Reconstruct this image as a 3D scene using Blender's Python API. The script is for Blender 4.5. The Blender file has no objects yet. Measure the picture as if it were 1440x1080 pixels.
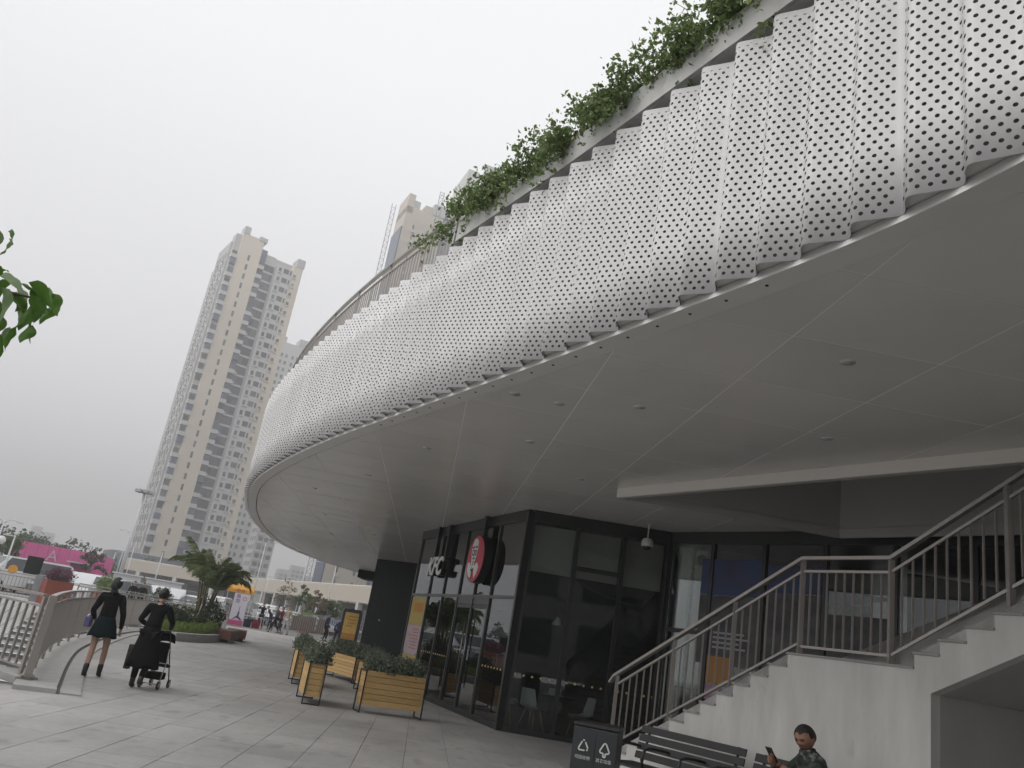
import bpy, bmesh, math, random
import numpy as np
from mathutils import Vector, Matrix
random.seed(7); NR = np.random.default_rng(7)
R = math.radians
scene = bpy.context.scene
COL = scene.collection

# ------------------------------------------------------------------ camera
cam_d = bpy.data.cameras.new('camera'); cam = bpy.data.objects.new('camera', cam_d); COL.objects.link(cam)
cam_d.sensor_width = 36.0; cam_d.lens = 1135.0 / 1440.0 * 36.0
cam_d.clip_start = 0.05; cam_d.clip_end = 6000
_a, _p = R(9.6), R(17.8)
F_ = Vector((0, math.cos(_p), math.sin(_p))); U0 = Vector((0, -math.sin(_p), math.cos(_p))); R0 = Vector((1, 0, 0))
Rv = math.cos(_a) * R0 + math.sin(_a) * U0; Uv = -math.sin(_a) * R0 + math.cos(_a) * U0
cam.matrix_world = Matrix(((Rv.x, Uv.x, -F_.x, 0), (Rv.y, Uv.y, -F_.y, 0), (Rv.z, Uv.z, -F_.z, 1.6), (0, 0, 0, 1)))
scene.camera = cam

# ------------------------------------------------------------------ world: overcast sky
SUN_EL, SUN_AZ = 42, -112          # azimuth from +Y towards +X
world = bpy.data.worlds.new('World'); scene.world = world; world.use_nodes = True
nt = world.node_tree; nt.nodes.clear()
out = nt.nodes.new('ShaderNodeOutputWorld'); bg = nt.nodes.new('ShaderNodeBackground')
sky = nt.nodes.new('ShaderNodeTexSky'); sky.sky_type = 'NISHITA'; sky.sun_disc = False
sky.sun_elevation = R(SUN_EL); sky.sun_rotation = R(SUN_AZ); sky.dust_density = 6.0
tc = nt.nodes.new('ShaderNodeTexCoord'); sx = nt.nodes.new('ShaderNodeSeparateXYZ')
ramp = nt.nodes.new('ShaderNodeValToRGB')
ramp.color_ramp.interpolation = 'EASE'
e = ramp.color_ramp.elements
e[0].position = 0.0; e[0].color = (0.88, 0.875, 0.90, 1)
e[1].position = 1.0; e[1].color = (.90, .905, .91, 1)
for ps, c in ((0.20, (0.80, 0.795, 0.82)), (0.36, (0.79, 0.79, 0.81)), (0.62, (0.85, 0.857, 0.865))):
    k = e.new(ps); k.color = (*c, 1)
sc_ = nt.nodes.new('ShaderNodeVectorMath'); sc_.operation = 'SCALE'; sc_.inputs['Scale'].default_value = 9.6
hs = nt.nodes.new('ShaderNodeHueSaturation'); hs.inputs['Saturation'].default_value = 0.12
mx = nt.nodes.new('ShaderNodeMix'); mx.data_type = 'RGBA'; mx.inputs[0].default_value = 0.9
nz = nt.nodes.new('ShaderNodeTexNoise'); nz.inputs['Scale'].default_value = 1.6; nz.inputs['Detail'].default_value = 3
nm = nt.nodes.new('ShaderNodeMapRange'); nm.inputs['To Min'].default_value = 0.975; nm.inputs['To Max'].default_value = 1.025
mul = nt.nodes.new('ShaderNodeVectorMath'); mul.operation = 'SCALE'
L = nt.links
L.new(tc.outputs['Generated'], sx.inputs[0]); L.new(sx.outputs['Z'], ramp.inputs['Fac'])
L.new(ramp.outputs['Color'], sc_.inputs[0]); L.new(tc.outputs['Generated'], nz.inputs['Vector'])
L.new(nz.outputs['Fac'], nm.inputs['Value']); L.new(sc_.outputs[0], mul.inputs[0]); L.new(nm.outputs[0], mul.inputs['Scale'])
L.new(sky.outputs[0], hs.inputs['Color']); L.new(hs.outputs[0], mx.inputs[6]); L.new(mul.outputs[0], mx.inputs[7])
L.new(mx.outputs[2], bg.inputs['Color']); bg.inputs['Strength'].default_value = 0.1
L.new(bg.outputs[0], out.inputs['Surface'])

sun_d = bpy.data.lights.new('sun', 'SUN'); sun_d.energy = 0.6; sun_d.angle = R(30); sun_d.color = (1.0, 0.97, 0.93)
sun = bpy.data.objects.new('sun', sun_d); COL.objects.link(sun)
sd = Vector((math.sin(R(SUN_AZ)) * math.cos(R(SUN_EL)), math.cos(R(SUN_AZ)) * math.cos(R(SUN_EL)), math.sin(R(SUN_EL))))
sun.rotation_euler = sd.to_track_quat('Z', 'Y').to_euler(); sun.location = (0, 0, 50)

vs = scene.view_settings; vs.view_transform = 'Standard'; vs.look = 'None'; vs.exposure = 0.48; vs.gamma = 1.0
vs.use_curve_mapping = False
scene.render.engine = 'CYCLES'
scene.cycles.transparent_max_bounces = 24; scene.cycles.max_bounces = 8

# ------------------------------------------------------------------ materials
MATS = {}
def mat(name, col, rough=0.6, metal=0.0, var=0.0, vscale=3.0, bump=0.0, bscale=40.0, spec=0.5, col2=None, stretch=None, rnd=None, emit=None, detail=5):
    if name in MATS: return MATS[name]
    m = bpy.data.materials.new(name); m.use_nodes = True; MATS[name] = m
    n = m.node_tree.nodes; l = m.node_tree.links; b = n['Principled BSDF']
    b.inputs['Roughness'].default_value = rough; b.inputs['Metallic'].default_value = metal
    b.inputs['Specular IOR Level'].default_value = spec
    b.inputs['Base Color'].default_value = (*col, 1)
    src = None
    if var or col2 or bump:
        tcn = n.new('ShaderNodeTexCoord'); mp = n.new('ShaderNodeMapping')
        if stretch: mp.inputs['Scale'].default_value = stretch
        l.new(tcn.outputs['Object'], mp.inputs['Vector'])
    if var or col2:
        t = n.new('ShaderNodeTexNoise'); t.inputs['Scale'].default_value = vscale; t.inputs['Detail'].default_value = detail
        t.inputs['Roughness'].default_value = 0.6
        l.new(mp.outputs[0], t.inputs['Vector'])
        r = n.new('ShaderNodeMapRange'); r.inputs['From Min'].default_value = 0.3; r.inputs['From Max'].default_value = 0.7
        l.new(t.outputs['Fac'], r.inputs['Value'])
        mixn = n.new('ShaderNodeMix'); mixn.data_type = 'RGBA'
        c2 = col2 if col2 else tuple(c * (1 - var) for c in col)
        mixn.inputs[6].default_value = (*c2, 1); mixn.inputs[7].default_value = (*col, 1)
        l.new(r.outputs[0], mixn.inputs[0]); src = mixn.outputs[2]
        l.new(src, b.inputs['Base Color'])
    if rnd:
        kind, amt = rnd
        g = n.new('ShaderNodeNewGeometry') if kind == 'island' else n.new('ShaderNodeObjectInfo')
        so = g.outputs['Random Per Island'] if kind == 'island' else g.outputs['Random']
        r2 = n.new('ShaderNodeMapRange'); r2.inputs['To Min'].default_value = 1 - amt; r2.inputs['To Max'].default_value = 1 + amt
        l.new(so, r2.inputs['Value'])
        vm = n.new('ShaderNodeVectorMath'); vm.operation = 'SCALE'; l.new(r2.outputs[0], vm.inputs['Scale'])
        if src: l.new(src, vm.inputs[0])
        else: vm.inputs[0].default_value = col
        l.new(vm.outputs[0], b.inputs['Base Color'])
    if bump:
        t2 = n.new('ShaderNodeTexNoise'); t2.inputs['Scale'].default_value = bscale; t2.inputs['Detail'].default_value = 4
        l.new(mp.outputs[0], t2.inputs['Vector'])
        bn = n.new('ShaderNodeBump'); bn.inputs['Strength'].default_value = bump; bn.inputs['Distance'].default_value = 0.02
        l.new(t2.outputs['Fac'], bn.inputs['Height']); l.new(bn.outputs[0], b.inputs['Normal'])
    if emit:
        b.inputs['Emission Color'].default_value = (*emit[0], 1); b.inputs['Emission Strength'].default_value = emit[1]
    return m

def glass_mat(name, tint=(0.5, 0.55, 0.54), ior=1.7, rough=0.0):
    m = bpy.data.materials.new(name); m.use_nodes = True; n = m.node_tree.nodes; l = m.node_tree.links; n.clear()
    o = n.new('ShaderNodeOutputMaterial'); tr = n.new('ShaderNodeBsdfTransparent'); gl = n.new('ShaderNodeBsdfGlossy')
    fr = n.new('ShaderNodeFresnel'); mi = n.new('ShaderNodeMixShader')
    fr.inputs['IOR'].default_value = ior; tr.inputs['Color'].default_value = (*tint, 1); gl.inputs['Roughness'].default_value = rough
    gl.inputs['Color'].default_value = (0.9, 0.92, 0.93, 1)
    l.new(fr.outputs[0], mi.inputs[0]); l.new(tr.outputs[0], mi.inputs[1]); l.new(gl.outputs[0], mi.inputs[2]); l.new(mi.outputs[0], o.inputs['Surface'])
    return m

def leaf_mat(name, c1, c2, scale=9.0, rough=0.45, rnd=0.35):
    m = bpy.data.materials.new(name); m.use_nodes = True; n = m.node_tree.nodes; l = m.node_tree.links; b = n['Principled BSDF']
    g = n.new('ShaderNodeNewGeometry'); mi = n.new('ShaderNodeMix'); mi.data_type = 'RGBA'
    mi.inputs[6].default_value = (*c1, 1); mi.inputs[7].default_value = (*c2, 1)
    l.new(g.outputs['Random Per Island'], mi.inputs[0]); l.new(mi.outputs[2], b.inputs['Base Color'])
    b.inputs['Roughness'].default_value = rough; b.inputs['Specular IOR Level'].default_value = 0.35
    tl = n.new('ShaderNodeBsdfTranslucent'); ms = n.new('ShaderNodeMixShader'); ms.inputs[0].default_value = 0.28
    l.new(mi.outputs[2], tl.inputs['Color'])
    l.new(b.outputs[0], ms.inputs[1]); l.new(tl.outputs[0], ms.inputs[2]); l.new(ms.outputs[0], n['Material Output'].inputs['Surface'])
    return m

# perforated white sheet: holes are cut out by their true position along the sheet (uv in metres)
def perforated():
    m = bpy.data.materials.new('perforated_sheet'); m.use_nodes = True; n = m.node_tree.nodes; l = m.node_tree.links; b = n['Principled BSDF']
    b.inputs['Base Color'].default_value = (0.76, 0.755, 0.755, 1); b.inputs['Roughness'].default_value = 0.42
    uv = n.new('ShaderNodeUVMap'); sp = n.new('ShaderNodeSeparateXYZ'); l.new(uv.outputs[0], sp.inputs[0])
    def M(op, a, bb=None, c=None):
        k = n.new('ShaderNodeMath'); k.operation = op
        for i, v in enumerate((a, bb, c)):
            if v is None: continue
            if isinstance(v, (int, float)): k.inputs[i].default_value = v
            else: l.new(v, k.inputs[i])
        return k.outputs[0]
    A, B = 0.071, 0.104       # column pitch, row pitch of each of the two interleaved grids
    res = []
    for ox, oy in ((0, 0), (0.5, 0.5)):
        u = M('SUBTRACT', M('FRACT', M('ADD', M('DIVIDE', sp.outputs[0], A), ox)), 0.5)
        v = M('SUBTRACT', M('FRACT', M('ADD', M('DIVIDE', sp.outputs[1], B), oy)), 0.5)
        du = M('MULTIPLY', u, A); dv = M('MULTIPLY', v, B)
        res.append(M('SQRT', M('ADD', M('MULTIPLY', du, du), M('MULTIPLY', dv, dv))))
    d = M('MINIMUM', res[0], res[1])
    hole = M('LESS_THAN', d, 0.0138)
    edge = M('MULTIPLY', M('GREATER_THAN', sp.outputs[1], 0.035), M('LESS_THAN', sp.outputs[1], 2.18))
    seam = M('GREATER_THAN', sp.outputs[0], 0.05)
    hole = M('MULTIPLY', M('MULTIPLY', hole, edge), seam)
    # faint weathering
    tcn = n.new('ShaderNodeTexCoord'); t = n.new('ShaderNodeTexNoise'); t.inputs['Scale'].default_value = 3.5; t.inputs['Detail'].default_value = 7
    mp = n.new('ShaderNodeMapping'); mp.inputs['Scale'].default_value = (1, 1, .15); l.new(tcn.outputs['Object'], mp.inputs['Vector']); l.new(mp.outputs[0], t.inputs['Vector'])
    mi = n.new('ShaderNodeMix'); mi.data_type = 'RGBA'; mi.inputs[6].default_value = (0.66, 0.645, 0.64, 1); mi.inputs[7].default_value = (0.84, 0.825, 0.825, 1)
    l.new(t.outputs['Fac'], mi.inputs[0])
    oi = n.new('ShaderNodeObjectInfo'); rr = n.new('ShaderNodeMapRange'); rr.inputs['To Min'].default_value = .95; rr.inputs['To Max'].default_value = 1.0; l.new(oi.outputs['Random'], rr.inputs['Value'])
    vm = n.new('ShaderNodeVectorMath'); vm.operation = 'SCALE'; l.new(mi.outputs[2], vm.inputs[0]); l.new(rr.outputs[0], vm.inputs['Scale']); l.new(vm.outputs[0], b.inputs['Base Color'])
    tr = n.new('ShaderNodeBsdfTransparent'); ms = n.new('ShaderNodeMixShader')
    l.new(hole, ms.inputs[0]); l.new(b.outputs[0], ms.inputs[1]); l.new(tr.outputs[0], ms.inputs[2])
    l.new(ms.outputs[0], n['Material Output'].inputs['Surface'])
    return m

# ------------------------------------------------------------------ object helpers
def tag(o, label=None, cat=None, group=None, kind=None):
    if label: o['label'] = label
    if cat: o['category'] = cat
    if group: o['group'] = group
    if kind: o['kind'] = kind
    return o
def empty(name, loc=(0, 0, 0), rz=0.0, label=None, cat=None, group=None):
    o = bpy.data.objects.new(name, None); COL.objects.link(o); o.location = loc; o.rotation_euler = (0, 0, rz)
    o.empty_display_size = 0.2
    return tag(o, label, cat, group)
def link(name, me, parent=None, loc=None, rot=None, scale=None):
    o = bpy.data.objects.new(name, me); COL.objects.link(o)
    if parent is not None: o.parent = parent
    if loc is not None: o.location = loc
    if rot is not None: o.rotation_euler = rot
    if scale is not None: o.scale = scale
    return o
def copy_tree(o, parent=None):
    c = o.copy(); COL.objects.link(c)
    if parent is not None: c.parent = parent
    for ch in list(o.children): copy_tree(ch, c)
    return c

class MB:
    def __init__(s): s.v = []; s.f = []; s.mi = []; s.sm = []; s.cur = 0
    def add(s, vs, fs, smooth=False):
        b = len(s.v); s.v += [tuple(v) for v in vs]
        for f in fs: s.f.append(tuple(b + i for i in f)); s.mi.append(s.cur); s.sm.append(smooth)
        return s
    def box(s, c, d, rz=0.0, M=None):
        hx, hy, hz = d[0] / 2, d[1] / 2, d[2] / 2; cs, sn = math.cos(rz), math.sin(rz); vs = []
        for z in (-hz, hz):
            for x, y in ((-hx, -hy), (hx, -hy), (hx, hy), (-hx, hy)):
                p = (c[0] + x * cs - y * sn, c[1] + x * sn + y * cs, c[2] + z)
                vs.append(tuple(M @ Vector(p)) if M else p)
        return s.add(vs, [(3, 2, 1, 0), (4, 5, 6, 7), (0, 1, 5, 4), (1, 2, 6, 5), (2, 3, 7, 6), (3, 0, 4, 7)])
    def bar(s, p, q, w, h=None, up=(0, 0, 1)):
        """rectangular bar from p to q, w wide, h tall"""
        h = h or w; p = Vector(p); q = Vector(q); d = (q - p).normalized(); u = Vector(up)
        if abs(d.dot(u)) > 0.99: u = Vector((0, 1, 0)) if abs(d.y) < .9 else Vector((1, 0, 0))
        r = d.cross(u).normalized(); u = r.cross(d).normalized(); vs = []
        for e_ in (p, q):
            for a, b in ((-1, -1), (1, -1), (1, 1), (-1, 1)): vs.append(e_ + r * a * w / 2 + u * b * h / 2)
        return s.add(vs, [(3, 2, 1, 0), (4, 5, 6, 7), (0, 1, 5, 4), (1, 2, 6, 5), (2, 3, 7, 6), (3, 0, 4, 7)])
    def tube(s, pts, r, n=8, caps=True, smooth=True):
        pts = [Vector(p) for p in pts]; rs = r if isinstance(r, (list, tuple)) else [r] * len(pts); vs = []; fs = []
        prev = None
        for i, p in enumerate(pts):
            d = (pts[min(i + 1, len(pts) - 1)] - pts[max(i - 1, 0)]).normalized()
            if prev is None: u = d.orthogonal().normalized()
            else: u = (prev - d * prev.dot(d)).normalized()
            prev = u; w = d.cross(u)
            for k in range(n):
                a = 2 * math.pi * k / n; vs.append(p + (u * math.cos(a) + w * math.sin(a)) * rs[i])
        for i in range(len(pts) - 1):
            for k in range(n): fs.append((i * n + k, i * n + (k + 1) % n, (i + 1) * n + (k + 1) % n, (i + 1) * n + k))
        if caps: fs.append(tuple(range(n - 1, -1, -1))); fs.append(tuple((len(pts) - 1) * n + k for k in range(n)))
        return s.add(vs, fs, smooth)
    def prism(s, poly, z0, z1):
        """poly: ccw list of (x,y)"""
        n = len(poly); vs = [(x, y, z0) for x, y in poly] + [(x, y, z1) for x, y in poly]
        fs = [tuple(range(n - 1, -1, -1)), tuple(range(n, 2 * n))] + [(i, (i + 1) % n, n + (i + 1) % n, n + i) for i in range(n)]
        return s.add(vs, fs)
    def extr(s, poly, d):
        """poly of 3d points extruded by vector d"""
        n = len(poly); d = Vector(d); vs = [Vector(p) for p in poly] + [Vector(p) + d for p in poly]
        fs = [tuple(range(n - 1, -1, -1)), tuple(range(n, 2 * n))] + [(i, (i + 1) % n, n + (i + 1) % n, n + i) for i in range(n)]
        return s.add(vs, fs)
    def ball(s, c, r, nu=12, nv=8, sc=(1, 1, 1), smooth=True):
        vs = []; fs = []
        for j in range(nv + 1):
            t = math.pi * j / nv
            for i in range(nu):
                a = 2 * math.pi * i / nu
                vs.append((c[0] + r * sc[0] * math.sin(t) * math.cos(a), c[1] + r * sc[1] * math.sin(t) * math.sin(a), c[2] + r * sc[2] * math.cos(t)))
        for j in range(nv):
            for i in range(nu): fs.append((j * nu + i, (j + 1) * nu + i, (j + 1) * nu + (i + 1) % nu, j * nu + (i + 1) % nu))
        return s.add(vs, fs, smooth)
    def mesh(s, name, mats):
        me = bpy.data.meshes.new(name); me.from_pydata(s.v, [], s.f)
        for m in (mats if isinstance(mats, (list, tuple)) else [mats]): me.materials.append(m)
        me.polygons.foreach_set('material_index', s.mi); me.polygons.foreach_set('use_smooth', s.sm)
        bm = bmesh.new(); bm.from_mesh(me); bmesh.ops.recalc_face_normals(bm, faces=bm.faces); bm.to_mesh(me); bm.free()
        me.update(); return me
    def build(s, name, mats, parent=None, loc=None, rot=None, bevel=0.0, kind=None):
        me = s.mesh(name, mats)
        if bevel:
            bm = bmesh.new(); bm.from_mesh(me)
            bmesh.ops.bevel(bm, geom=[e_ for e_ in bm.edges if len(e_.link_faces) == 2 and e_.calc_face_angle(0) > 0.5], offset=bevel, segments=2, affect='EDGES', profile=0.6)
            bm.to_mesh(me); bm.free()
        o = link(name, me, parent, loc, rot)
        if kind: o['kind'] = kind
        return o

def leaves_mesh(name, centers, size, m, droop=0.3, normals=None, lw=0.5, jitter=0.35):
    """many leaf-sized folded quads, one mesh"""
    c = np.asarray(centers, float); n = len(c)
    d = NR.normal(size=(n, 3)); d[:, 2] -= droop; d /= np.linalg.norm(d, axis=1)[:, None]
    if normals is not None:
        d = d * 0.8 + np.asarray(normals) * 0.9; d /= np.linalg.norm(d, axis=1)[:, None]
    a = NR.normal(size=(n, 3)); w = np.cross(d, a); w /= np.linalg.norm(w, axis=1)[:, None]; k = np.cross(d, w)
    sz = (size * (1 + jitter * NR.uniform(-1, 1, n)))[:, None]
    v = np.empty((n, 4, 3)); v[:, 0] = c - d * sz * .5; v[:, 1] = c + w * sz * lw * .5 + k * sz * .12; v[:, 2] = c + d * sz * .5; v[:, 3] = c - w * sz * lw * .5 + k * sz * .12
    me = bpy.data.meshes.new(name); idx = np.arange(n * 4).reshape(n, 4)
    f = np.concatenate([idx[:, [0, 1, 2]], idx[:, [0, 2, 3]]])
    me.from_pydata(v.reshape(-1, 3).tolist(), [], f.tolist()); me.materials.append(m); me.update()
    return me

def polar(az, D, z=0.0): return Vector((math.sin(R(az)) * D, math.cos(R(az)) * D, z))

def curve_pts(P, step):
    """Catmull-Rom through P, resampled to arc-length step; returns points, outward normals (left side), arc"""
    P = [np.array(p, float) for p in P]; Q = [2 * P[0] - P[1]] + P + [2 * P[-1] - P[-2]]; o = []
    for i in range(1, len(Q) - 2):
        for t in np.linspace(0, 1, 24, endpoint=False):
            a, b, c, d = Q[i - 1], Q[i], Q[i + 1], Q[i + 2]
            o.append(.5 * ((2 * b) + (-a + c) * t + (2 * a - 5 * b + 4 * c - d) * t ** 2 + (-a + 3 * b - 3 * c + d) * t ** 3))
    o.append(P[-1]); o = np.array(o); s = np.concatenate([[0], np.cumsum(np.linalg.norm(np.diff(o, axis=0), axis=1))])
    ss = np.arange(0, s[-1], step); x = np.interp(ss, s, o[:, 0]); y = np.interp(ss, s, o[:, 1])
    # smooth lightly
    pts = np.stack([x, y], 1); w = max(1, int(0.9 / step)); ker = np.ones(2 * w + 1) / (2 * w + 1)
    pad = np.concatenate([np.repeat(pts[:1], w, 0), pts, np.repeat(pts[-1:], w, 0)])
    sm = np.stack([np.convolve(pad[:, 0], ker, 'valid'), np.convolve(pad[:, 1], ker, 'valid')], 1); sm[:w] = pts[:w]; sm[-w:] = pts[-w:]
    t = np.gradient(sm, axis=0); t /= np.linalg.norm(t, axis=1)[:, None]
    nrm = np.stack([-t[:, 1], t[:, 0]], 1)
    return sm, nrm, ss

def text_obj(name, body, size, depth, m, parent, loc, mw=None, shear=0.0, bold=0.0, align='CENTER'):
    cu = bpy.data.curves.new(name, 'FONT'); cu.body = body; cu.size = size; cu.extrude = depth; cu.shear = shear; cu.offset = bold
    cu.align_x = align; cu.align_y = 'CENTER'; cu.resolution_u = 3
    t = bpy.data.objects.new(name, cu); COL.objects.link(t); bpy.context.view_layer.update()
    me = bpy.data.meshes.new_from_object(t.evaluated_get(bpy.context.evaluated_depsgraph_get()))
    bpy.data.objects.remove(t); me.materials.clear(); me.materials.append(m)
    o = link(name, me, parent)
    o.matrix_basis = mw if mw else Matrix.Translation(loc)
    return o
def frame_mat(origin, xaxis, zaxis):
    """columns: x = writing direction, y = up of the letters, z = out of the face"""
    x = Vector(xaxis).normalized(); z = Vector(zaxis).normalized(); y = z.cross(x)
    return Matrix(((x.x, y.x, z.x, origin[0]), (x.y, y.y, z.y, origin[1]), (x.z, y.z, z.z, origin[2]), (0, 0, 0, 1)))

# ------------------------------------------------------------------ shared materials
M_pave = mat('granite_pave', (0.38, 0.372, 0.365), 0.62, var=0.18, vscale=2.2, bump=0.15, bscale=60, rnd=('object', 0.09))
M_pave2 = mat('granite_pave_far', (0.38, 0.372, 0.365), 0.62, var=0.18, vscale=2.2, bump=0.15, bscale=60, rnd=('island', 0.09))
def pave_mat(name, kind):
    m = bpy.data.materials.new(name); m.use_nodes = True; n = m.node_tree.nodes; l = m.node_tree.links; b = n['Principled BSDF']; g = n.new('ShaderNodeNewGeometry')
    def noise(scale, lo, hi, a, c, stretch=(1, 1, 1), det=5):
        mp = n.new('ShaderNodeMapping'); mp.inputs['Scale'].default_value = stretch; l.new(g.outputs['Position'], mp.inputs['Vector'])
        t = n.new('ShaderNodeTexNoise'); t.inputs['Scale'].default_value = scale; t.inputs['Detail'].default_value = det; l.new(mp.outputs[0], t.inputs['Vector'])
        r = n.new('ShaderNodeMapRange'); r.inputs['From Min'].default_value = lo; r.inputs['From Max'].default_value = hi; r.inputs['To Min'].default_value = a; r.inputs['To Max'].default_value = c; l.new(t.outputs['Fac'], r.inputs['Value']); return r.outputs[0]
    def mulf(x, y):
        k = n.new('ShaderNodeMath'); k.operation = 'MULTIPLY'; l.new(x, k.inputs[0]); l.new(y, k.inputs[1]); return k.outputs[0]
    if kind == 'object': o = n.new('ShaderNodeObjectInfo').outputs['Random']
    else: o = g.outputs['Random Per Island']
    r = n.new('ShaderNodeMapRange'); r.inputs['To Min'].default_value = .93; r.inputs['To Max'].default_value = 1.06; l.new(o, r.inputs['Value'])
    f = mulf(mulf(r.outputs[0], noise(.22, .35, .62, .78, 1.05)), mulf(noise(1.6, .3, .7, .88, 1.06, (1, .35, 1)), noise(9, .3, .75, .9, 1.04)))
    f = mulf(mulf(f, noise(3.2, .58, .70, 1.0, .74, (1, .5, 1), 7)), noise(26, .70, .74, 1.0, .62, (1, 1, 1), 2))
    vm = n.new('ShaderNodeVectorMath'); vm.operation = 'SCALE'; vm.inputs[0].default_value = (.395, .380, .369); l.new(f, vm.inputs['Scale']); l.new(vm.outputs[0], b.inputs['Base Color'])
    b.inputs['Roughness'].default_value = .6
    t2 = n.new('ShaderNodeTexNoise'); t2.inputs['Scale'].default_value = 55; l.new(g.outputs['Position'], t2.inputs['Vector']); bn = n.new('ShaderNodeBump'); bn.inputs['Strength'].default_value = .15; bn.inputs['Distance'].default_value = .02
    l.new(t2.outputs['Fac'], bn.inputs['Height']); l.new(bn.outputs[0], b.inputs['Normal']); return m
M_pave = pave_mat('granite_pave', 'object'); M_pave2 = pave_mat('granite_pave_far', 'island')
M_joint = mat('paving_joint', (0.17, 0.165, 0.16), 0.9)
M_granite = mat('kerb_granite', (0.40, 0.39, 0.375), 0.65, var=0.2, vscale=5, bump=0.2)
M_asph = mat('asphalt', (0.075, 0.075, 0.078), 0.85, var=0.3, vscale=0.6, bump=0.3)
M_earth = mat('earth', (0.13, 0.135, 0.11), 0.9, var=0.4, vscale=0.05)
M_court = mat('court_paving', (0.46, 0.46, 0.45), 0.7, var=0.12, vscale=4, bump=0.2)
M_white = mat('white_paint', (0.72, 0.715, 0.70), 0.5, var=0.06, vscale=1.2)
M_plaster = mat('white_plaster', (0.69, 0.68, 0.65), 0.85, vscale=3.2, bump=0.3, bscale=11, stretch=(1, 1, 0.22), col2=(.54, .53, .50), detail=8)
M_soffit = mat('soffit_aluminium', (0.81, 0.795, 0.76), 0.24, var=0.10, vscale=0.6, spec=0.5, rnd=('object', 0.03), bump=.08, bscale=1.4)
M_sofjoint = mat('soffit_joint', (0.88, 0.87, 0.84), 0.5)
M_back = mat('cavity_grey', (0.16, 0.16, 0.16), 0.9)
M_dark = mat('dark_metal', (0.022, 0.022, 0.023), 0.35, metal=0.0, var=0.2, vscale=8)
M_mull = mat('mullion_metal', (0.06, 0.06, 0.06), 0.35, var=0.15, vscale=6)
M_rail = mat('rail_metal', (0.38, 0.352, 0.328), 0.36, metal=0.55, var=0.12, vscale=6)
M_black = mat('black_wall', (0.007, 0.010, 0.012), 0.5, spec=.25, var=0.4, vscale=3)
M_glass = glass_mat('shop_glass', (0.60, 0.64, 0.62), 2.5); M_glass2 = glass_mat('shop_glass_dark', (0.84, 0.87, 0.86), 1.5)
M_wood = mat('slat_wood', (0.62, 0.42, 0.18), 0.6, var=0.3, vscale=7, stretch=(1, 1, 6), rnd=('object', 0.12), col2=(0.50, 0.31, 0.11))
M_soil = mat('soil', (0.05, 0.035, 0.025), 0.95)
M_leafd = leaf_mat('hedge_leaf', (0.06, 0.085, 0.05), (0.27, 0.31, 0.23))
M_leafv = leaf_mat('vine_leaf', (0.075, 0.13, 0.035), (0.26, 0.34, 0.12))
M_leafb = leaf_mat('branch_leaf', (0.05, 0.13, 0.02), (0.13, 0.26, 0.04))
M_twig = mat('twig', (0.10, 0.075, 0.05), 0.8)
M_steelw = mat('white_steel', (0.62, 0.63, 0.64), 0.4)

# ------------------------------------------------------------------ ground
def sheet(name, poly, z, m, kind='structure', th=0.0):
    b = MB()
    if th: b.prism(poly, z - th, z)
    else: b.add([(x, y, z) for x, y in poly], [tuple(range(len(poly)))])
    return tag(b.build(name, m), kind=kind)

# rail line along the edge of the sunken court
RAILP = [(-6.15, 12.63), (-7.36, 15.4), (-8.66, 18.6), (-9.63, 21.5), (-10.5, 24.4), (-11.35, 27.6), (-12.0, 31), (-12.35, 35), (-12.3, 39), (-12.0, 42.5)]
rp, rn, rs_ = curve_pts(RAILP, 0.14)       # normals point to the left = to the court
# plaza slab: everything right of the rail
left_edge = [tuple(p + n * 0.12) for p, n in zip(rp[::6], rn[::6])]
plaza = [(-7.0, 11.9)] + left_edge + [(-12.2, 44), (-16, 47), (-24, 47), (-60, 47), (-60, 76), (60, 76), (60, -14), (-60, -14), (-60, 22), (-14, 18.8)]
def tri_sheet(name, poly, z0, z1, m):
    """slab with a concave outline, top triangulated"""
    bm = bmesh.new(); vs_ = [bm.verts.new((x, y, z1)) for x, y in poly]; f = bm.faces.new(vs_)
    bmesh.ops.triangulate(bm, faces=[f]); lo = [bm.verts.new((x, y, z0)) for x, y in poly]
    for i in range(len(poly)):
        j = (i + 1) % len(poly); bm.faces.new((vs_[i], lo[i], lo[j], vs_[j]))
    me = bpy.data.meshes.new(name); bm.normal_update(); bm.to_mesh(me); bm.free(); me.materials.append(m)
    o = link(name, me); o['kind'] = 'structure'; return o
ground = tri_sheet('plaza_pavement', plaza, -3.0, -0.014, M_joint)
sheet('terrain', [(-690, -50), (550, -50), (550, 1140), (-690, 1140)], -3.2, M_earth)
sheet('car_park_ground', [(-260, 76), (260, 76), (260, 420), (-260, 420)], -0.05, M_asph, th=3.0)
sheet('car_park_apron', [(-260, 47.01), (-60.01, 47.01), (-60.01, 76), (-260, 76)], -0.05, M_asph, th=3.0)
sheet('car_park_surface', [(-60, 50.5), (-15.5, 50.5), (-17.5, 76), (-60, 76)], -0.004, M_asph)

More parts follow.
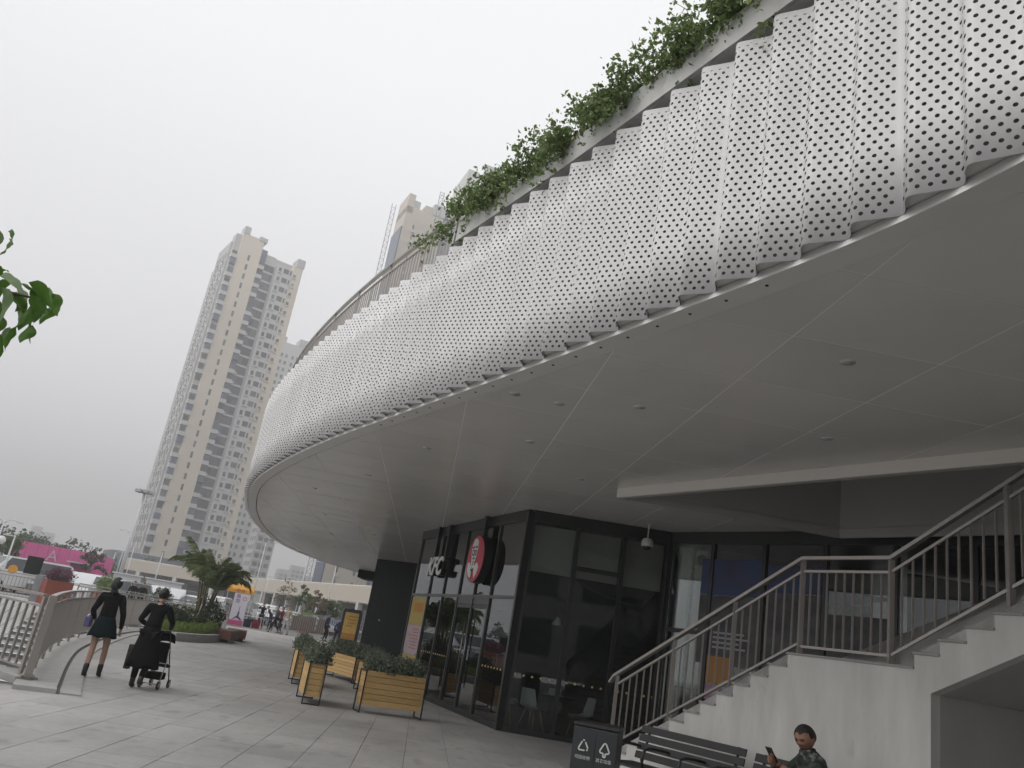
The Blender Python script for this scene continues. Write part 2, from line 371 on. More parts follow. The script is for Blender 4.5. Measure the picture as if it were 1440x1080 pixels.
# paving tiles: grid turned 3.2 degrees like the joints in the photograph
ang = R(3.2); E1 = Vector((math.cos(ang), math.sin(ang) * 1.0, 0)); E2 = Vector((-math.sin(ang), math.cos(ang), 0))
def inside(p, poly):
    x, y = p; c = False; j = len(poly) - 1
    for i in range(len(poly)):
        xi, yi = poly[i]; xj, yj = poly[j]
        if (yi > y) != (yj > y) and x < (xj - xi) * (y - yi) / (yj - yi) + xi: c = not c
        j = i
    return c
kerb_out = [(x, y) for x, y in [tuple(p - n * 0.20) for p, n in zip(rp[::6], rn[::6])]]
tile_ok = [(-5.9, 11.9)] + kerb_out + [(-11.2, 43), (-13, 46.8), (-40, 46.8), (-40, 50), (20, 60), (20, 2), (-14, 2), (-14, 18.3), (-6.35, 12.35)]
cells = []
T = 0.6
for i in range(-60, 30):
    for j in range(3, 92):
        c = E1 * (0.07 + T * (i + .5)) + E2 * (0.57 + T * (j - .5))
        d = Vector((c.x, c.y - 0.0)); az = math.degrees(math.atan2(c.x, c.y))
        if c.y < 5.2 or c.y > 56 or az < -38 or az > 36: continue
        if inside((c.x, c.y), tile_ok):
            vis = (-34 < az < 14)
            cells.append((d.length + (0 if vis else 100), c))
cells.sort(key=lambda t: t[0])
tb = MB(); hw = T / 2 - 0.003
tb.add([(-hw, -hw, -.012), (hw, -hw, -.012), (hw, hw, -.012), (-hw, hw, -.012), (-hw, -hw, -.001), (hw, -hw, -.001), (hw, hw, -.001), (-hw, hw, -.001),
        (-hw + .003, -hw + .003, 0), (hw - .003, -hw + .003, 0), (hw - .003, hw - .003, 0), (-hw + .003, hw - .003, 0)],
       [(0, 1, 5, 4), (1, 2, 6, 5), (2, 3, 7, 6), (3, 0, 4, 7), (4, 5, 9, 8), (5, 6, 10, 9), (6, 7, 11, 10), (7, 4, 8, 11), (8, 9, 10, 11)])
tme = tb.mesh('tile', M_pave)
for k, (d, c) in enumerate(cells[:300]):
    link('tile', tme, ground, (c.x, c.y, random.uniform(-.0012, .0012)), (random.uniform(-.0015, .0015), random.uniform(-.0015, .0015), ang))
fb = MB()
for d, c in cells[300:]:
    z = random.uniform(-.0012, .0012); q = [c + E1 * a * hw + E2 * b * hw for a, b in ((-1, -1), (1, -1), (1, 1), (-1, 1))]
    fb.add([(v.x, v.y, -.012) for v in q] + [(v.x, v.y, z) for v in q], [(4, 5, 6, 7), (0, 1, 5, 4), (1, 2, 6, 5), (2, 3, 7, 6), (3, 0, 4, 7)])
fb.build('distant_tiles', M_pave2, ground, kind='stuff')

# kerb bands under the rail
def ribbon(mb, pts, nrm, o0, o1, z0, z1, i0=0, i1=None):
    i1 = i1 or len(pts)
    idx = list(range(i0, i1)); vs_ = []; fs = []
    for i in idx:
        a = pts[i] + nrm[i] * o0; b = pts[i] + nrm[i] * o1
        vs_ += [(a[0], a[1], z0), (b[0], b[1], z0), (b[0], b[1], z1), (a[0], a[1], z1)]
    for k in range(len(idx) - 1):
        for a in range(4): fs.append((k * 4 + a, k * 4 + (a + 1) % 4, (k + 1) * 4 + (a + 1) % 4, (k + 1) * 4 + a))
    fs += [(0, 1, 2, 3), ((len(idx) - 1) * 4 + 3, (len(idx) - 1) * 4 + 2, (len(idx) - 1) * 4 + 1, (len(idx) - 1) * 4)]
    return mb.add(vs_, fs)
seg = 9
kp = np.concatenate([[rp[0] + np.array([0.30, -0.66])], [rp[0] + np.array([0.14, -0.33])], rp]); kn = np.concatenate([[rn[0]], [rn[0]], rn])
def kerb_stones(name, o0, o1, z0, z1, label=None, cat=None):
    root = empty(name, (0, 0, 0), label=label, cat=cat)
    for a in range(0, len(kp) - 1, seg):
        b = MB(); e2 = min(a + seg + 1, len(kp)); P2 = kp.copy()
        ribbon(b, P2, kn, o0, o1, z0, z1, a, e2)
        if e2 - a > 1: b.build('kerb_stone', M_granite, root)
    return root
ks = kerb_stones('stone_kerb', 0.12, -0.42, -0.01, 0.06, 'raised granite kerb band carrying the curved railing', 'kerb')
gb = MB(); ribbon(gb, kp, kn, -0.42, -0.47, -0.012, 0.006); tag(gb.build('drain_slot', mat('slot_grey', (.12, .12, .12), .8)), kind='structure')
kerb_stones('stone_border', -0.47, -0.74, -0.012, 0.025, 'lower granite border strip curving along the walkway edge', 'kerb')

# ------------------------------------------------------------------ sunken court
sheet('court_floor', [(-60, 14), (-6, 12), (-6, 60), (-60, 60)], -2.7, M_court)
cr = empty('court_ramp', (0, 0, 0)); cr['kind'] = 'structure'
b = MB(); b.add([(-40, 46.6, 0.0), (-21.4, 46.6, 0.0), (-13.4, 24.0, -2.6), (-32, 24.0, -2.6), (-40, 46.6, -2.9), (-21.4, 46.6, -2.9), (-13.4, 24, -2.9), (-32, 24, -2.9)],
       [(0, 1, 2, 3), (4, 7, 6, 5), (0, 4, 5, 1), (1, 5, 6, 2), (2, 6, 7, 3), (3, 7, 4, 0)]); b.build('ramp_surface', M_court, cr)
b = MB()
for k in range(44):
    t = (k + .5) / 44; y = 24 + 22.6 * t; b.bar((-32 - 8 * t, y, -2.6 + 2.6 * t + .002), (-13.4 - 8 * t, y, -2.6 + 2.6 * t + .002), .035, .006)
for k in range(30): u = k / 30; b.bar((-32 + 18.6 * u, 24, -2.598), (-40 + 18.6 * u, 46.6, .002), .03, .006)
o = b.build('ramp_joints', M_joint, cr); o['kind'] = 'stuff'
# steps beside the ramp, rising away from the viewer
st = empty('court_steps', (0, 0, 0), label='wide grey granite steps down in the sunken court, seen through the railing bars', cat='steps')
for k in range(17):
    t = k / 17; y0 = 24.2 + k * 1.32; z = -2.6 + (k + 1) * 0.152
    xl = -13.4 - 8 * t - 1.2; xr = np.interp(y0, rp[:, 1], rp[:, 0]) - 0.4
    if k in (6, 12): y0 += 0
    MB().box(((xl + xr) / 2, y0 + .66, z / 2 - 1.45), (xr - xl, 1.32, abs(z + 2.9)), 0).build('step', mat('step_stone', (0.25, 0.245, 0.24), .7, var=.2, vscale=3), st)
    MB().box(((xl + xr) / 2, y0 + .02, z + .006), (xr - xl, 0.30, 0.012), 0).build('nosing', mat('step_nosing', (0.60, 0.59, 0.57), .7), st)
b = MB(); b.extr([(-9.3, 17.0, -2.7), (-13.2, 23.2, -2.7), (-13.2, 23.2, -1.95), (-9.3, 17.0, -2.3)], (-0.25, -0.12, 0))
tag(b.build('court_parapet', M_white), 'low sloping white wall beside the steps in the sunken court', 'wall')

# ------------------------------------------------------------------ curved building: canopy outline
HS = 4.44
EDGE = [(6.0, -6.5), (4.3, -3.0), (3.35, -0.2), (2.9, 1.9), (2.47, 3.56), (2.24, 4.2), (1.97, 4.8), (1.63, 5.4), (1.24, 6.14), (0.78, 7.0), (0.19, 8.09), (-0.59, 9.46), (-1.52, 11.09), (-2.81, 13.38),
        (-4.04, 15.8), (-5.34, 18.7), (-6.27, 21.2), (-7.1, 24.1), (-7.95, 27.6), (-8.75, 31.9), (-9.3, 36.2), (-9.55, 40.0), (-9.4, 43.4), (-8.98, 46.6), (-8.5, 49.0), (-7.65, 51.8), (-6.7, 54.2), (-4.5, 58), (0, 63)]
PER = 0.41
NS = 20
ep, en, es = curve_pts(EDGE, PER / NS)
bld = empty('curved_building', (0, 0, 0), label='white curved building with perforated corrugated upper band over a deep grey canopy', cat='building')
# wave profile over one period (12 steps): rounded trapezoid, 0 = valley, 1 = crest
_q = np.arange(200) / 200.0
_q = np.where(_q < .66, _q / .66, (1 - _q) / .34)
for _w in (17, 15): _q = np.convolve(np.concatenate([_q[-_w:], _q, _q[:_w]]), np.ones(2 * _w + 1) / (2 * _w + 1), 'valid')
_q = (_q - _q.min()) / (_q.max() - _q.min())
def wav(ph):
    return float(np.interp((ph % 1.0) * 200, np.arange(201), np.append(_q, _q[0])))
AMP, BASE = 0.135, 0.006
Z0, Z1 = 4.468, 6.70
M_perf = perforated()
NP = NS * 4
z_top = lambda k: Z1
for a in range(0, len(ep) - 1 - NP // 2, NP):
    e2 = min(a + NP, len(ep) - 1); o = MB(); vs_ = []; us = []; u = 0; prev = None
    for i in range(a, e2 + 1):
        q = ep[i] + en[i] * (BASE + AMP * wav(es[i] / PER) + 0.0)
        if prev is not None: u += float(np.linalg.norm(q - prev))
        prev = q; us.append(u); vs_.append(q)
    n = len(vs_); zz = [Z0, Z0 + 0.55, Z0 + 1.1, Z0 + 1.65, Z1]
    V = [(q[0], q[1], z) for z in zz for q in vs_]
    V += [(q[0] - en[min(a + k, len(en) - 1)][0] * .004, q[1] - en[min(a + k, len(en) - 1)][1] * .004, z) for z in (Z0, Z1) for k, q in enumerate(vs_)]
    F = [(r * n + k, r * n + k + 1, (r + 1) * n + k + 1, (r + 1) * n + k) for r in range(4) for k in range(n - 1)]
    B0 = 5 * n
    me = bpy.data.meshes.new('cladding_panel'); 
    F += [(k + 1, k, B0 + k, B0 + k + 1) for k in range(n - 1)] + [(4 * n + k, 4 * n + k + 1, B0 + n + k + 1, B0 + n + k) for k in range(n - 1)]
    me.from_pydata(V, [], F); me.materials.append(M_perf)
    uvl = me.uv_layers.new(name='UVMap'); 
    U = us * 5 + us * 2; W = [z - Z0 for z in zz for _ in range(n)] + [0] * n + [Z1 - Z0] * n
    for lp in me.loops: uvl.data[lp.index].uv = (U[lp.vertex_index], W[lp.vertex_index])
    me.polygons.foreach_set('use_smooth', [True] * len(me.polygons))
    link('cladding_panel', me, bld)
# closure under the waves, fascia, cavity wall, top trim
def band(name, o0, o1, z0, z1, m, step=5, i0=0, i1=None, parent=bld, seg_len=None, kind=None):
    pts, nr = ep[::step], en[::step]
    i0 = i0 // step; i1 = (i1 // step) if i1 else len(pts)
    b = MB(); ribbon(b, pts, nr, o0, o1, z0, z1, i0, i1)
    return b.build(name, m, parent, kind=kind)
band('fascia', 0.001, -0.10, HS + 0.0105, Z0 + 0.028, M_white)
b = MB(); vs_ = []; fs = []
for i in range(0, len(ep)):
    q = ep[i] + en[i] * (BASE + AMP * wav(es[i] / PER) - .006); r = ep[i] - en[i] * 0.12
    vs_ += [(q[0], q[1], Z0 + 0.035), (r[0], r[1], Z0 + 0.035)]
fs = [(2 * i, 2 * i + 1, 2 * i + 3, 2 * i + 2) for i in range(len(ep) - 1)]
b.add(vs_, fs); b.build('flashing', mat('flashing_grey', (0.7, 0.7, 0.67), 0.5), bld)
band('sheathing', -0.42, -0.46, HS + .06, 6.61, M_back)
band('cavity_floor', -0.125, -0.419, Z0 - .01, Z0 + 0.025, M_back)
# planter / railing split
I_SPLIT = int(np.argmin(np.hypot(ep[:, 0] + 1.1, ep[:, 1] - 10.4)))
# roof slab closing the building above
def clip(poly, a, b, keep_left=True):
    """Sutherland-Hodgman against the line a->b"""
    out_ = []; n = len(poly)
    def side(p):
        s_ = (b[0] - a[0]) * (p[1] - a[1]) - (b[1] - a[1]) * (p[0] - a[0]); return s_ if keep_left else -s_
    for i in range(n):
        p, q = poly[i], poly[(i + 1) % n]; sp, sq = side(p), side(q)
        if sp >= 0: out_.append(p)
        if (sp >= 0) != (sq >= 0):
            t = sp / (sp - sq); out_.append((p[0] + (q[0] - p[0]) * t, p[1] + (q[1] - p[1]) * t))
    return out_
def area(poly): return .5 * sum(poly[i][0] * poly[(i + 1) % len(poly)][1] - poly[(i + 1) % len(poly)][0] * poly[i][1] for i in range(len(poly)))
RIM = 0.24
inner = [tuple(p - n * RIM) for p, n in zip(ep[::NS], en[::NS])]
outer = [tuple(p - n * 0.02) for p, n in zip(ep[::NS], en[::NS])]
canopy = [p for p in inner] + [(24, 63), (24, -8)]
ci = canopy[::-1] if area(canopy) < 0 else canopy
slab = [tuple(p - n * 0.44) for p, n in zip(ep[::NS], en[::NS])] + [(26, 64), (26, -10)]
tri_sheet('roof_slab', slab, 6.62, 6.79, M_plaster).parent = bld; bpy.data.objects['roof_slab'].pop('kind', None)
# stairwell opening in the ceiling
WA, WB = Vector((2.14, 13.67)), Vector((6.05, 13.86)); wd = Vector((0.515, -0.857))
WL = 13.0; WD_, WC_ = WA + wd * WL, WB + wd * WL
well = [tuple(WA), tuple(WD_), tuple(WC_), tuple(WB)]
if area(well) < 0: well = well[::-1]
def subtract(poly, q):
    """poly minus convex ccw q -> list of polys"""
    res = []; rest = poly
    for i in range(len(q)):
        a, b_ = q[i], q[(i + 1) % len(q)]
        o_ = clip(rest, a, b_, False)
        if len(o_) > 2 and abs(area(o_)) > 1e-4: res.append(o_)
        rest = clip(rest, a, b_, True)
        if len(rest) < 3: break
    return res
# ceiling panels
PX, PY = 1.30, 1.22
e1 = (E1.x, E1.y); e2 = (E2.x, E2.y)
pan = []; backing = MB()
for i in range(-10, 20):
    for j in range(-8, 54):
        def P(u, v): return (e1[0] * u + e2[0] * v, e1[1] * u + e2[1] * v)
        u0 = 1.32 + PX * i + 1.30; v0 = 7.33 + PY * j; g = 0.008
        def cell(g_): return [P(u0 + g_, v0 + g_), P(u0 + PX - g_, v0 + g_), P(u0 + PX - g_, v0 + PY - g_), P(u0 + g_, v0 + PY - g_)]
        def clipped(c):
            poly = canopy
            for k in range(4):
                poly = clip(poly, c[k], c[(k + 1) % 4], True)
                if len(poly) < 3: return []
            if abs(area(poly)) < 0.003: return []
            return [p for p in subtract(poly, well)]
        c = cell(g); ps = clipped(c)
        if not ps: continue
        cx = sum(p[0] for p in ps[0]) / len(ps[0]); cy = sum(p[1] for p in ps[0]) / len(ps[0])
        for p in clipped(cell(0)): backing.add([(x, y, HS + 0.0035) for x, y in p] + [(x, y, HS + 0.05) for x, y in p], [tuple(range(len(p) - 1, -1, -1)), tuple(range(len(p), 2 * len(p)))])
        az = math.degrees(math.atan2(cx, cy)); vis = -25 < az < 45 and cy > 2
        pan.append((math.hypot(cx, cy) + (0 if vis else 200), ps))
pan.sort(key=lambda t: t[0])
def panel_mb(b, ps, dz=0.0):
    for p in ps:
        n = len(p)
        tx_, ty_ = random.uniform(-.0012, .0012), random.uniform(-.0012, .0012); cx_, cy_ = p[0]
        b.add([(x, y, HS + dz + tx_ * (x - cx_) + ty_ * (y - cy_)) for x, y in p] + [(x, y, HS + 0.018) for x, y in p], [tuple(range(n - 1, -1, -1))] + [(k, (k + 1) % n, n + (k + 1) % n, n + k) for k in range(n)])
for d, ps in pan[:290]:
    b = MB(); panel_mb(b, ps, random.uniform(0, 0.0015)); b.build('ceiling_panel', M_soffit, bld)
b = MB()
for d, ps in pan[290:]: panel_mb(b, ps)
b.build('distant_ceiling_panels', M_soffit, bld, kind='stuff')
backing.build('ceiling_backing', M_sofjoint, bld)
band('soffit_rim', 0.0, -RIM + 0.012, HS - 0.012, HS + 0.01, mat('rim_aluminium', (0.80, 0.79, 0.76), 0.35, var=.05))
b = MB(); ribbon(b, ep[I_SPLIT::5], en[I_SPLIT::5], -RIM + 0.008, -RIM - 0.012, HS - 0.001, HS + 0.003); b.build('rim_groove', M_back, bld)
# rim fixings
for k in range(I_SPLIT - 280, I_SPLIT + 100, 20):
    q = ep[k] - en[k] * 0.10; MB().tube([(q[0], q[1], HS - .018), (q[0], q[1], HS - .008)], 0.014, 8).build('rim_fixing', M_dark, bld)
# recessed ceiling lights, unlit
def z_at(px, py): pass
for x, y in [(1.5, 8.9), (0.6, 9.3), (0.05, 9.2), (2.9, 6.6), (0.4, 11.4), (-1.2, 13.0), (-2.6, 16.5), (-4.3, 19.6), (-4.9, 24.5), (-2.2, 20.5), (-5.6, 30), (-3.8, 28), (3.7, 8.9), (1.4, 13.4), (-6.4, 35.5)]:
    b = MB(); b.tube([(x, y, HS - .006), (x, y, HS + .004)], 0.07, 20); lt = b.build('downlight', M_soffit, bld)
    MB().tube([(x, y, HS - .0075), (x, y, HS - .005)], 0.05, 16).build('lens', mat('lamp_lens', (0.5, 0.5, 0.48), 0.4), lt)
# stairwell trim: shallow dropped frame and inner walls
nA = Vector((-wd.y * -1, wd.x * -1))
def wall_between(b, p, q, z0, z1, th):
    p = Vector((p[0], p[1])); q = Vector((q[0], q[1])); d = (q - p).normalized(); n = Vector((-d.y, d.x)) * th
    poly = [p, q, q + n, p + n]; b.prism([(v.x, v.y) for v in poly], z0, z1); return b
ZB = 4.28
def add_smudge(m, scale, thr, dark, z_stretch=1.0):
    n = m.node_tree.nodes; l = m.node_tree.links; b = n['Principled BSDF']; old = b.inputs['Base Color'].links[0].from_socket
    g = n.new('ShaderNodeNewGeometry'); mp = n.new('ShaderNodeMapping'); mp.inputs['Scale'].default_value = (1, 1, z_stretch); l.new(g.outputs['Position'], mp.inputs['Vector'])
    t = n.new('ShaderNodeTexNoise'); t.inputs['Scale'].default_value = scale; t.inputs['Detail'].default_value = 9; t.inputs['Roughness'].default_value = .7; l.new(mp.outputs[0], t.inputs['Vector'])
    r = n.new('ShaderNodeMapRange'); r.inputs['From Min'].default_value = thr; r.inputs['From Max'].default_value = thr + .09; r.inputs['To Min'].default_value = 1; r.inputs['To Max'].default_value = dark; l.new(t.outputs['Fac'], r.inputs['Value'])
    vm = n.new('ShaderNodeVectorMath'); vm.operation = 'SCALE'; l.new(old, vm.inputs[0]); l.new(r.outputs[0], vm.inputs['Scale']); l.new(vm.outputs[0], b.inputs['Base Color'])
add_smudge(M_plaster, 2.1, .60, .78, .5); add_smudge(M_plaster, 9.0, .66, .62, .8); add_smudge(M_soffit, 1.1, .60, .93)
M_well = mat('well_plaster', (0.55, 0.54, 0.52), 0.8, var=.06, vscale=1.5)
# near frame strip is pale; walls stand outside the opening
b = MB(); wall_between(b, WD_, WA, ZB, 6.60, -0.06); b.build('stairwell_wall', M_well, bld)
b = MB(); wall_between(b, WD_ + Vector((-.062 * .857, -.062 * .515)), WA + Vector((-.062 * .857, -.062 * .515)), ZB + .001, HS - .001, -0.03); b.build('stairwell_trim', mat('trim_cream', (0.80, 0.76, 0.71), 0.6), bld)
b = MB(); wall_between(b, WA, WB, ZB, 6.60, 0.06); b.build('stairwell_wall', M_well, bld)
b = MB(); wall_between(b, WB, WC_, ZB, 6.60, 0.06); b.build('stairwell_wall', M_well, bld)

# ------------------------------------------------------------------ roof edge: planter trough with vines, and railing
trough = empty('roof_planter', (0, 0, 0), label='long white planter trough along the roof edge above the perforated band', cat='planter')
M_trough = mat('trough_white', (0.66, 0.655, 0.64), 0.6, var=.12, vscale=1.4)
i_near = int(np.argmin(np.hypot(ep[:, 0] - 3.35, ep[:, 1] + 0.2)))
for a in range(i_near, I_SPLIT, 180):
    e_ = min(a + 180, I_SPLIT)
    b = MB(); ribbon(b, ep[::5], en[::5], 0.06, 0.03, 6.84, 7.16, a // 5, e_ // 5 + 1); b.build('trough_front', M_trough, trough)
b = MB(); ribbon(b, ep[::5], en[::5], 0.025, -0.55, 6.84, 6.88, i_near // 5, I_SPLIT // 5 + 1); b.build('trough_base', mat('trough_under', (0.74, 0.73, 0.72), .7), trough)
b = MB(); ribbon(b, ep[::5], en[::5], -0.55, -0.60, 6.80, 7.16, i_near // 5, I_SPLIT // 5 + 1); b.build('trough_back', M_trough, trough)
b = MB(); ribbon(b, ep[::5], en[::5], 0.02, -0.54, 7.02, 7.08, i_near // 5, I_SPLIT // 5 + 1); b.build('soil', M_soil, trough)
q0, q1 = ep[I_SPLIT] + en[I_SPLIT] * 0.06, ep[I_SPLIT] - en[I_SPLIT] * 0.6
b = MB(); b.bar((q0[0], q0[1], 7.0), (q1[0], q1[1], 7.0), 0.04, 0.32); b.build('trough_end', M_trough, trough)
for k in range(i_near + 20, I_SPLIT, 57):
    q = ep[k] - en[k] * .15; MB().bar((q[0], q[1], 6.79), (q[0], q[1], 6.84), 0.05).build('bracket', M_rail, trough)

# vines: 13 plants hanging over the trough
vine_labels = ['small vine at the far end of the roof trough, its runners touching the railing', 'second vine from the railing end, trailing a long thin runner',
 'dense dark vine third from the railing end of the trough', 'bushy vine fourth from the railing end, with upright sprigs', 'vine in the middle of the trough with pale new leaves',
 'wide hanging vine just past the middle of the trough', 'vine with long arching sprigs sticking out against the sky', 'thick vine below the sprigs that arch against the sky',
 'high vine near the top edge of the picture', 'vine at the very top of the picture where the trough leaves the frame', 'vine above the frame nearest the camera', 'outermost vine beyond the top of the frame']
arc = [0.35, 1.25, 2.2, 3.1, 4.0, 4.9, 5.8, 6.6, 7.5, 8.5, 9.6, 10.8]
for k, a in enumerate(arc):
    i = max(i_near, I_SPLIT - int(a / (PER / NS))); i = min(i, len(ep) - 1)
    q = ep[i]; n = en[i]; t = np.array([n[1], -n[0]])     # towards the near end
    r = empty('trailing_vine', (q[0] - n[0] * .1, q[1] - n[1] * .1, 7.08), label=vine_labels[k], cat='plant', group='vines in the roof trough')
    C = []; N = []; tw = MB(); w = random.uniform(.36, .52)
    for s in range(26):
        out_ = random.uniform(-.1, .45); al = random.gauss(0, w); up = random.uniform(.12, .42) * math.exp(-(al / w) ** 2 * .6); dn = random.choice([0, 0, 0, random.uniform(.1, .40), random.uniform(.03, .15)])
        p0 = Vector((random.uniform(-.1, .1) + t[0] * al * .3, t[1] * al * .3, -.03))
        p1 = Vector((n[0] * out_ * .5 + t[0] * al * .8, n[1] * out_ * .5 + t[1] * al * .8, up))
        p2 = Vector((n[0] * out_ + t[0] * al, n[1] * out_ + t[1] * al, up * .7 - dn * .5)); p3 = p2 + Vector((n[0] * .06, n[1] * .06, -dn))
        if s % 9 == 0 and up > .2: p2 = p1 + Vector((n[0] * .12, n[1] * .12, .16)); p3 = p2 + Vector((n[0] * .14 + t[0] * .05, n[1] * .14 + t[1] * .05, .05))
        pts = [p0, p0.lerp(p1, .5), p1, p1.lerp(p2, .5), p2, p3]; tw.tube(pts, [.006, .005, .005, .004, .003, .002], 4, caps=False)
        for m_ in range(int(100 * (1 if s % 9 else .35))):
            f = random.uniform(.12, 1) ** .7 * (len(pts) - 1); j = min(int(f), len(pts) - 2); sp_ = .055 if s % 9 else .03
            c = pts[j].lerp(pts[j + 1], f - j) + Vector((random.gauss(0, sp_), random.gauss(0, sp_), random.gauss(0, sp_ * 1.1))); C.append(tuple(c))
    me = leaves_mesh('foliage', C, 0.058, M_leafv, droop=.5, lw=.62, jitter=.5); o = link('foliage', me, r); o['kind'] = 'stuff'
    tw.build('stem', M_twig, r)

def rail_run(root, pts, nrm, zb, zt, zt2, zbar, post_every, bar_step=1, i0=0, i1=None, postw=.05, barw=.022, topw=.06, lean=0.0, off=0.0):
    """curved railing: handrail, second rail, bottom rail, posts, balusters; one baluster per point"""
    i1 = i1 or len(pts); P = [pts[i] + nrm[i] * off for i in range(i0, i1)]
    def rail(name, z, w, h):
        b = MB(); ribbon(b, np.array(pts), nrm, off + w / 2, off - w / 2, z - h / 2, z + h / 2, i0, i1); b.build(name, M_rail, root)
    rail('handrail', zt, topw, .035); rail('upper_rail', zt2, .035, .03); rail('bottom_rail', zbar, .035, .03)
    bm_ = MB().box((0, 0, (zt2 + zbar) / 2), (barw, barw, zt2 - zbar - .03)).mesh('baluster', M_rail)
    pm_ = MB().box((0, 0, (zt + zb) / 2 - .009), (postw, postw * .6, zt - zb - .02)).mesh('post', M_rail)
    cnt = 0
    for k, p in enumerate(P):
        n = nrm[i0 + k]; a = math.atan2(n[1], n[0]) + math.pi / 2
        if k % post_every == 0 or k == len(P) - 1: link('post', pm_, root, (p[0], p[1], 0), (0, 0, a))
        elif k % bar_step == 0 and cnt < 296: link('baluster', bm_, root, (p[0], p[1], 0), (0, 0, a)); cnt += 1
rr = empty('roof_railing', (0, 0, 0), label='curved grey-brown metal railing on the roof edge above the far perforated band', cat='railing')
rp2, rn2, _ = curve_pts([tuple(p - n * .28) for p, n in zip(ep[I_SPLIT + 2::40], en[I_SPLIT + 2::40])], 0.128)
nmax = min(len(rp2), 320)
rail_run(rr, rp2, rn2, 6.78, 7.77, 7.62, 6.90, 13, i1=nmax, topw=.07)

# railing beside the sunken court
cr_ = empty('court_railing', (0, 0, 0), label='curved grey metal railing sweeping along the edge of the sunken court', cat='railing')
rail_run(cr_, rp, rn, 0.055, 1.22, 1.06, 0.20, 12, postw=.07, barw=.03, topw=.075)
fr = empty('end_railing', (0, 0, 0), label='straight railing panel at the left edge, joined to the curved railing by a thick post', cat='railing')
p0 = np.array([-6.15, 12.63]); dl = np.array([-0.786, 0.618]); fp = np.array([p0 + dl * .235 * k for k in range(1, 25)]); fnr = np.tile(np.array([[-dl[1], dl[0]]]), (24, 1))
rail_run(fr, fp, fnr, 0.02, 1.22, 1.06, 0.20, 12, postw=.07, barw=.034, topw=.075)
MB().box((-6.15, 12.63, .62), (.10, .10, 1.22), .6).build('corner_post', M_rail, fr)
MB().box((-6.15, 12.63, .115), (.17, .17, .02), .6).build('base_plate', M_rail, fr)
b = MB(); ribbon(b, np.array([p0 + dl * .14 * k for k in range(0, 42)]), np.tile(fnr[:1], (42, 1)), -0.16, 0.16, -.01, .09); tag(b.build('rail_kerb', M_granite), 'straight granite kerb under the left railing panel', 'kerb')
b = MB(); b.box((0, 0, .09), (1.3, .34, .26)); tag(b.build('stone_bench_end', M_granite, None, (-7.05, 12.15, 0), (0, 0, -.25), bevel=.09), 'rounded granite block lying at the lower left edge beside the railing', 'stone')

# ------------------------------------------------------------------ glazed restaurant under the canopy
shop = empty('restaurant', (0, 0, 0), label='glass-fronted restaurant with dark mullions under the canopy', cat='shop')
ZT = HS - 0.002
def facade(root, p, q, cols, hdr=4.2, transoms=((2.58, .07),), sill=.10, mw=.06, md=.09, out_n=None, skip=(), colour=M_mull, gm=None):
    """mullions at cumulative distances cols along p->q; panes between; returns d, n"""
    p = Vector(p); q = Vector(q); d = (q - p).normalized(); n = Vector((-d.y, d.x)); 
    if out_n is not None and n.dot(Vector(out_n)) < 0: n = -n
    a = math.atan2(d.y, d.x)
    def bx(name, s0, s1, z0, z1, dep, m, off=0.0, par=root):
        c = p + d * (s0 + s1) / 2 + n * off; return MB().box((c.x, c.y, (z0 + z1) / 2), (abs(s1 - s0), dep, z1 - z0), a).build(name, m, par)
    Ltot = (q - p).length
    bx('header', -.0, Ltot, hdr, ZT, md + .02, M_dark); bx('sill', 0, Ltot, 0.0, sill, md + .02, M_dark)
    for c in cols: bx('mullion', c - mw / 2, c + mw / 2, sill, hdr, md, colour)
    for k in range(len(cols) - 1):
        s0, s1 = cols[k] + mw / 2, cols[k + 1] - mw / 2; zs = [sill]
        tr_ = [t for t in transoms if (len(t) < 3 or k in t[2])]
        for t in tr_:
            bx('transom', s0, s1, t[0] - t[1] / 2, t[0] + t[1] / 2, md - .01, colour); zs += [t[0] - t[1] / 2, t[0] + t[1] / 2]
        zs.append(hdr)
        for j in range(0, len(zs), 2):
            if (k, j // 2) in skip: continue
            bx('pane', s0, s1, zs[j], zs[j + 1], .014, gm or M_glass)
    return p, d, n, a, bx
SA = (0.87, 17.33); SB = (-1.84, 24.67)
colsA = [0.05, 1.55, 2.62, 3.73, 4.98, 6.24, 7.77]
p, d, n, a, bx = facade(shop, SA, SB, colsA, out_n=(-1, 0), skip=((1, 0), (2, 0)))
nA3 = Vector((n.x, n.y, 0)); dA3 = Vector((d.x, d.y, 0)); pA = Vector((p.x, p.y, 0))
